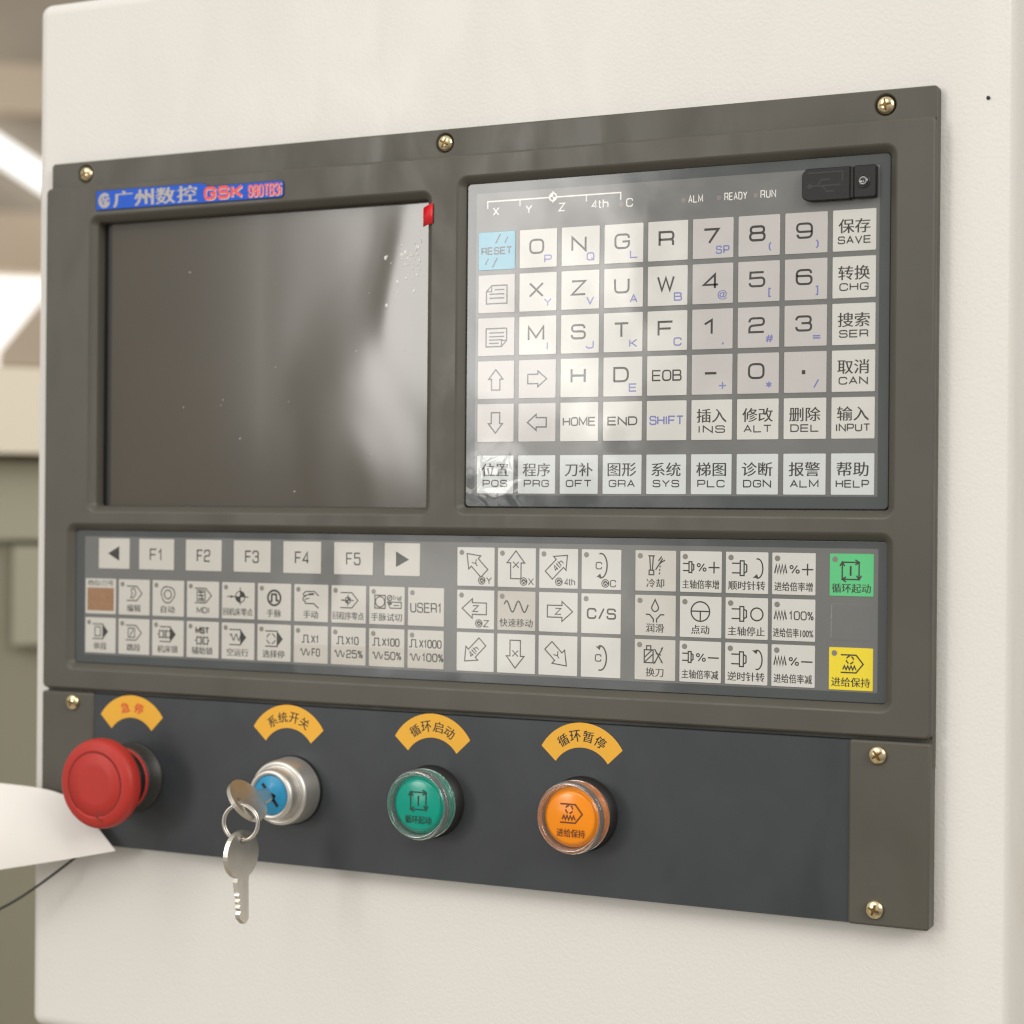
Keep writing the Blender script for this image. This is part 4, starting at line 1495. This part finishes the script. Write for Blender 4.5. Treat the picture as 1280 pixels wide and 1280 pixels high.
def frame_in(u, v, w):
    # blade runs into the lock (+y); v lies along the slot
    return (bc[0] + nx * -v + (-nz) * w, bc[1] + u * .62 if u > 11 else bc[1] + u, bc[2] + nz * -v + nx * w)


k1 = key_mesh(frame_in, 'switch_key')
tag(k1, 'round headed metal key standing in the blue lock face', 'key')
RC = Vector((BX[1] + .6, -45.0, -294.6))              # ring centre
RR = 7.6
mb = MB()
for dy, ph in ((-.62, 0), (.62, 12)):
    pts = [(RC.x + RR * math.cos(a) * .97, RC.y + dy + .22 * RR * math.cos(a), RC.z + RR * math.sin(a)) for a in [2 * math.pi * i / 56 for i in range(56)]]
    tube(mb, pts, .62, 'steel_shiny', 10, True)
ring = mb.build('key_ring')
tag(ring, 'small split ring joining the two metal keys', 'key ring')
hc = (RC.x + .2, RC.y, RC.z - RR - 6.4 + .6 - .0)      # bow centre of the hanging key
ha = rad(84)                                            # plane turned away from the plate
dx, dy_ = math.cos(ha), -math.sin(ha)


def frame_hang(u, v, w):
    t = rad(1.5)
    U = u * math.cos(t) - v * math.sin(t)
    V = u * math.sin(t) + v * math.cos(t)
    # v negative (teeth) towards the viewer's left
    return (hc[0] + dx * V + (-dy_) * w, hc[1] - dy_ * V + dx * w, hc[2] - U)


k2 = key_mesh(frame_hang, 'hanging_key')
tag(k2, 'toothed metal key hanging from the split ring', 'key')

# ==================================================================== paper and cable
mb = MB()
NU, NV = 24, 14
front_, back_ = [], []
for j in range(NV + 1):
    for i in range(NU + 1):
        u, v = i / NU, j / NV
        # sheet from the left, tucked behind the mushroom head; right end is a slanted cut
        xt = -60 + (36.0 + 60) * u
        xb = -60 + (47.2 + 60) * u
        zt = -293.2 - 1.2 * u - 15.0 * u ** 9
        zb = -341.6 + 21.5 * u
        x = xt + (xb - xt) * v
        z = zt + (zb - zt) * v
        y = -14.0 - 9.0 * (1 - u) - 9.0 * math.sin(v * math.pi * .55) * (1 - u) ** .6 + 13 * (1 - v) ** 3 * (1 - u) ** .5
        y += 26 * max(0, u - .80) - 5 * max(0, u - .93)
        front_.append((x, y, z))
        back_.append((x, y + .25, z))
W1 = NU + 1
q = [(j * W1 + i, (j + 1) * W1 + i, (j + 1) * W1 + i + 1, j * W1 + i + 1) for j in range(NV) for i in range(NU)]
mb.add(front_, q, 'paper', True)
mb.add(back_, [f[::-1] for f in q], 'paper', True)
edge = [i for i in range(W1)] + [j * W1 + NU for j in range(1, NV + 1)] + [NV * W1 + i for i in range(NU - 1, -1, -1)] + [j * W1 for j in range(NV - 1, 0, -1)]
ne = len(edge)
mb.add([front_[i] for i in edge] + [back_[i] for i in edge], [(i, (i + 1) % ne, (i + 1) % ne + ne, i + ne) for i in range(ne)], 'paper')
tag(mb.build('paper_sheet'), 'white sheet of paper tucked behind the red emergency stop button', 'paper')

mb = MB()
cp = [(44, 2.6, -309), (34, 1.0, -315), (24, -2, -323), (12, -8, -333.5), (0, -13, -343.0), (-10, -17, -349.6), (-20, -21, -354.5), (-34, -25, -359), (-60, -30, -366)]
sm = []
for i in range(len(cp) - 1):
    p0, p1, p2, p3 = (Vector(cp[max(i - 1, 0)]), Vector(cp[i]), Vector(cp[i + 1]), Vector(cp[min(i + 2, len(cp) - 1)]))
    for k in range(6):
        t = k / 6
        sm.append(.5 * ((2 * p1) + (p2 - p0) * t + (2 * p0 - 5 * p1 + 4 * p2 - p3) * t * t + (-p0 + 3 * p1 - 3 * p2 + p3) * t ** 3))
sm.append(Vector(cp[-1]))
tube(mb, sm, .62, 'cable', 10)
tag(mb.build('cable'), 'thin black cable hanging down from behind the paper sheet', 'cable')

# ==================================================================== the hall seen past the cabinet's left edge
RAY = Vector((-.644, .765, 0))                          # towards the strip of hall left of the cabinet
SIDE = Vector((.765, .644, 0))
C0 = Vector((579.1, -708.9, 0))


def hall_box(mb, t, s0, s1, z0, z1, depth, m, slope=0.0):
    """box at distance t down the aisle, from s0 to s1 sideways"""
    a = C0 + RAY * t
    v = []
    for d in (0, depth):
        for s in (s0, s1):
            for z in (z0, z1):
                p = a + RAY * d + SIDE * s
                v.append((p.x, p.y, z + slope * s))
    f = [(0, 2, 3, 1), (4, 5, 7, 6), (0, 4, 6, 2), (1, 3, 7, 5), (0, 1, 5, 4), (2, 6, 7, 3)]
    mb.add(v, f, m)


mh = empty('machine_housing', (-700, 850, -1300))
tag(mh, 'olive machine housing with a cream top rail standing left behind the cabinet', 'machine')
mb = MB(); hall_box(mb, 1900, -700, 260, -1300, -112, 600, 'olive'); mb.build('housing', mh)
mb = MB(); hall_box(mb, 1840, -720, 260, -111, -30, 640, 'beam'); mb.build('top_rail', mh)
mb = MB(); hall_box(mb, 1885, -700, 260, -194, -118, 14, 'olive_light'); mb.build('upper_strip', mh)
mb = MB(); hall_box(mb, 1880, -6, 60, -296, -200, 19, 'olive_light'); mb.build('cover', mh)

T = 7000
zz = lambda v: -163 - (v - 640) * T * .967 / 2342
mb = MB(); hall_box(mb, T + 900, -3000, 1500, -1600, zz(345), 200, 'roof_pale')
o = mb.build('wall'); o['kind'] = 'structure'
mb = MB(); hall_box(mb, T + 300, -3000, 1500, zz(100), zz(-260), 300, 'roof_brown')
o = mb.build('roof'); o['kind'] = 'structure'
mb = MB(); hall_box(mb, T, -3000, 1500, zz(146), zz(86), 160, 'roof_pale')
tag(mb.build('roof_beam'), 'pale beige roof beam, topmost in the blurred hall behind', 'beam', 'roof beams of the hall')
mb = MB(); hall_box(mb, T + 60, -3000, 1500, zz(268), zz(146), 120, 'roof_dark')
tag(mb.build('roof_beam'), 'dark brown roof beam crossed by the slanted skylight', 'beam', 'roof beams of the hall')
mb = MB(); hall_box(mb, T + 30, -3000, 1500, zz(344), zz(270), 160, 'roof_pale')
tag(mb.build('roof_beam'), 'pale beam directly above the bright hall window', 'beam', 'roof beams of the hall')
mb = MB(); hall_box(mb, T - 40, -400, 400, zz(232), zz(196), 30, 'daylight_glass', -.62)
tag(mb.build('skylight'), 'slanted glowing skylight strip high in the blurred hall', 'skylight')
wd = empty('hall_window', (C0 + RAY * (T + 200)))
mb = MB(); hall_box(mb, T + 200, -1200, 600, zz(470), zz(344), 40, 'daylight_glass'); mb.build('pane', wd)
tag(wd, 'bright white hall window left of the cabinet above the cream rail', 'window')
mb = MB()
a = C0 + RAY * (T - 200)
pts = [(-80, zz(470)), (-80, zz(452)), (300, zz(452) + 500), (300, zz(470))]
v = []
for d in (0, 260):
    for s, z in pts:
        p = a + RAY * d + SIDE * s
        v.append((p.x, p.y, z))
mb.add(v, [(0, 3, 2, 1), (4, 5, 6, 7), (0, 1, 5, 4), (1, 2, 6, 5), (2, 3, 7, 6), (3, 0, 4, 7)], 'roof_pale')
tag(mb.build('sloping_hood'), 'beige sloping hood in front of the bright hall window', 'hood')
mb = MB()
hall_box(mb, -200, -6000, 6000, -1400, -1380, 12000, 'roof_dark')
o = mb.build('floor'); o['kind'] = 'structure'
